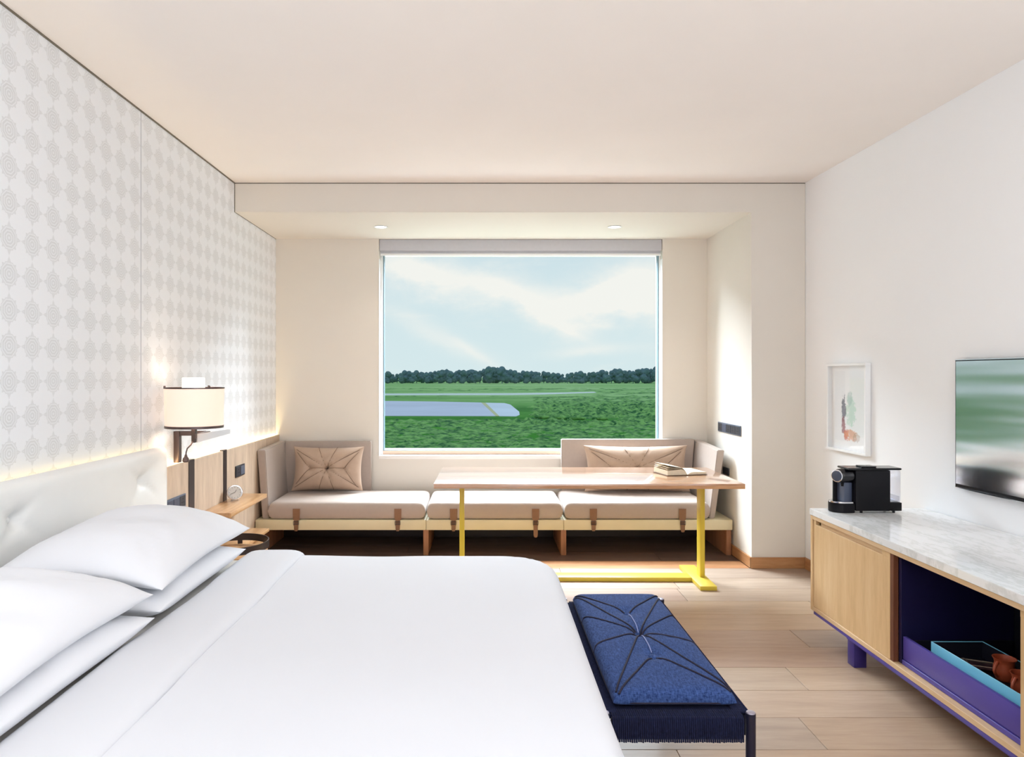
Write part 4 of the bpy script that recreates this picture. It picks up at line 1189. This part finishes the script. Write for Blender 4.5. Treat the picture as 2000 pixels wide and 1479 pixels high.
for k, (x, yy, rz, lab) in enumerate([(1.97, 2.86, 8, 'flat dark printed packet at the far end of the blue tray'), (2.02, 2.81, -24, 'dark packet with a pale border lying beside the clay mug')]):
    t = thing('printed_packet', lab, 'packet', (x, yy, .2515+.012*k))
    b = bmesh.new(); z0 = .2515+.013*k
    add_box(b, -.05, .05, -.035, .035, 0, .012, .003)
    bmesh.ops.transform(b, matrix=Matrix.Translation((x, yy, z0)) @ Matrix.Rotation(R(rz), 4, 'Z'), verts=b.verts[:])
    obj('wrapper', b, 'dark_print', t, smooth=40)
    b = bmesh.new(); add_tube(b, [(-.046, -.031, .0125), (.046, -.031, .0125), (.046, .031, .0125), (-.046, .031, .0125)], .0008, 5, closed=True)
    bmesh.ops.transform(b, matrix=Matrix.Translation((x, yy, z0)) @ Matrix.Rotation(R(rz), 4, 'Z'), verts=b.verts[:])
    obj('border', b, 'page_cream', t)
def mug(x, yy, lab, z=.2515):
    t = thing('clay_mug', lab, 'mug', (x, yy, z))
    pr = [(.024, 0), (.030, .006), (.038, .030), (.037, .050), (.033, .066), (.035, .078), (.041, .088), (.038, .088), (.031, .070), (.034, .050), (.034, .030), (.026, .010)]
    b = bmesh.new(); add_lathe(b, pr, (x, yy, z), 32); obj('body', b, 'terracotta', t, smooth=60)
    pts = [Vector((x, yy, z)) + Vector((-.034-.022*math.sin(PI*k/10), -.010-.012*math.sin(PI*k/10), .076-.056*k/10)) for k in range(11)]
    b = bmesh.new(); add_tube(b, pts, .0055, 8); obj('handle', b, 'terracotta', t, smooth=60)
mug(2.045, 2.715, 'terracotta mug standing whole in view in the blue tray')
mug(2.005, 2.570, 'terracotta mug half hidden by the oak cabinet door')
kt = thing('black_canister', 'black canister standing in shadow behind the clay mugs', 'canister', (2.22, 2.72, .2145))
b = bmesh.new(); add_lathe(b, [(.055, 0), (.060, .005), (.060, .20), (.055, .206)], (2.22, 2.72, .2148), 32); obj('body', b, 'satin_black', kt, smooth=40)
b = bmesh.new(); add_lathe(b, [(.056, .2065), (.057, .22), (.050, .228), (.012, .230), (.012, .24), (.006, .244)], (2.22, 2.72, .2148), 32); obj('lid', b, 'satin_black', kt, smooth=40)

# coffee machine
cm = thing('coffee_machine', 'black capsule coffee machine on the marble cabinet top', 'coffee machine', (2.06, 3.765, .7095))
Z0 = .7095; ya, yb = 3.700, 3.825
box('body', 1.992, 2.178, ya, yb, Z0+.012, .940, 'satin_black', cm, bev=.006, seg=3)
b = bmesh.new(); prism(b, [(1.95, ya+.004), (2.243, ya+.004), (2.243, yb-.004), (1.95, yb-.004)], .9405, .951, bev=.004); obj('lid', b, 'gloss_black', cm, smooth=40)
b = bmesh.new(); add_box(b, 2.04, 2.12, ya+.03, yb-.03, .9513, .958, .003); obj('lever', b, 'gloss_black', cm, smooth=40)
box('neck', 1.948, 1.990, ya+.035, yb-.012, .752, .872, 'recess_slate', cm, bev=.003)
box('neck_side', 1.928, 1.990, yb-.0115, yb-.001, .752, .872, 'satin_black', cm, bev=.002)
b = bmesh.new(); q = Vector((1, 0, 0)).to_track_quat('Z', 'Y')
add_lathe(b, [(.030, 0), (.036, .006), (.040, .03), (.040, .075)], (1.915, ya+.050, .905), 36, q=q); obj('head', b, 'gloss_black', cm, smooth=40)
hq = Vector((-1, -.55, 0)).normalized().to_track_quat('Z', 'Y')
b = bmesh.new(); add_lathe(b, [(.030, -.006), (.0335, .0), (.0335, .006), (.029, .007)], (1.914, ya+.040, .905), 36, q=hq); bt = obj('dial_ring', b, 'chrome', cm, smooth=40)
b = bmesh.new(); add_lathe(b, [(.028, .0072), (.028, .010), (.024, .011)], (1.914, ya+.040, .905), 36, q=hq); obj('dial_face', b, 'recess_slate', bt, smooth=40)
b = bmesh.new(); add_cyl(b, (1.945, ya+.05, .866), (1.945, ya+.05, .848), .010, .007, 14); obj('spout', b, 'satin_black', cm, smooth=40)
b = bmesh.new(); t = bmesh.new()
arc = [(1.990, ya+.006)] + [(1.936-.056*math.sin(PI*k/16), (ya+yb)/2-(yb-ya-.012)/2*math.cos(PI*k/16)) for k in range(17)] + [(1.990, yb-.006)]
prism(b, arc, Z0+.001, .760, bev=.002); obj('drip_tray', b, 'satin_black', cm, smooth=40)
b = bmesh.new(); cxm, cym = sum(p[0] for p in arc)/len(arc), sum(p[1] for p in arc)/len(arc)
prism(b, [((p[0]-cxm)*.92+cxm, (p[1]-cym)*.92+cym) for p in arc], .7603, .768, bev=.001); obj('drip_grid', b, 'chrome', cm, smooth=40)
b = bmesh.new(); add_box(b, 2.181, 2.240, ya+.010, yb-.010, .767, .9395, .008, 3); obj('water_tank', b, 'clear_plastic', cm, smooth=40)
box('water', 2.186, 2.235, ya+.015, yb-.015, .772, .80, 'clear_plastic', cm, bev=.003)
box('rear_base', 2.181, 2.242, ya+.006, yb-.006, Z0+.012, .766, 'satin_black', cm, bev=.003)
for (x, yy) in ((1.96, ya+.02), (1.96, yb-.02), (2.03, ya+.02), (2.205, ya+.02), (2.205, yb-.02)):
    b = bmesh.new(); add_cyl(b, (x, yy, Z0+.0002), (x, yy, Z0+.0118), .007, n=12); obj('foot', b, 'socket_black', cm)

# ------------------------------------------------------------------ framed print and television on the right wall
TH = math.atan(.0271)
def onwall(root): root.rotation_euler.z = TH
fr = thing('framed_print', 'white box framed abstract print on the right wall above the coffee machine', 'picture', (wx(4.585)-.0005, 4.585, .938))
X = wx(4.585)-.0005; fy0, fy1, fz0, fz1 = 4.35, 4.82, .938, 1.528; dp = .036; fw = .016
b = bmesh.new()
add_box(b, X-dp, X-.001, fy0, fy1, fz0, fz0+fw, .001, 1); add_box(b, X-dp, X-.001, fy0, fy1, fz1-fw, fz1, .001, 1)
add_box(b, X-dp, X-.001, fy0, fy0+fw, fz0+fw, fz1-fw, .001, 1); add_box(b, X-dp, X-.001, fy1-fw, fy1, fz0+fw, fz1-fw, .001, 1)
obj('frame', b, 'frame_white', fr, smooth=35)
box('mount', X-.006, X-.0005, fy0+fw, fy1-fw, fz0+fw, fz1-fw, 'mat_white', fr, bev=0, smooth=None)
box('print', X-.0075, X-.0062, fy0+.05, fy1-.06, fz0+.07, fz1-.05, 'art_print', fr, bev=0, smooth=None)
box('pane', X-.030, X-.028, fy0+fw, fy1-fw, fz0+fw, fz1-fw, 'picture_glass', fr, bev=0, smooth=None)
onwall(fr)
yc = 2.965
tv = thing('television', 'flat black television hanging on the right wall above the marble top', 'television', (wx(yc)-.0005, yc, .873))
X = wx(yc)-.0005; a0, a1, z0, z1 = yc-.59, yc+.59, .873, 1.530
box('wall_mount', X-.012, X-.0005, yc-.2, yc+.2, 1.05, 1.35, 'black_metal', tv, bev=.001, seg=1)
box('casing', X-.036, X-.0125, a0, a1, z0, z1, 'satin_black', tv, bev=.003)
box('screen', X-.0385, X-.0363, a0+.009, a1-.009, z0+.022, z1-.009, 'tv_screen', tv, bev=0.0, smooth=None)
for (za, zb) in ((z0+.001, z0+.0045), (z1-.004, z1-.0005)):
    box('edge_strip', X-.0395, X-.0363, a0+.004, a1-.004, za, zb, 'chrome', tv, bev=0, smooth=None)
onwall(tv)
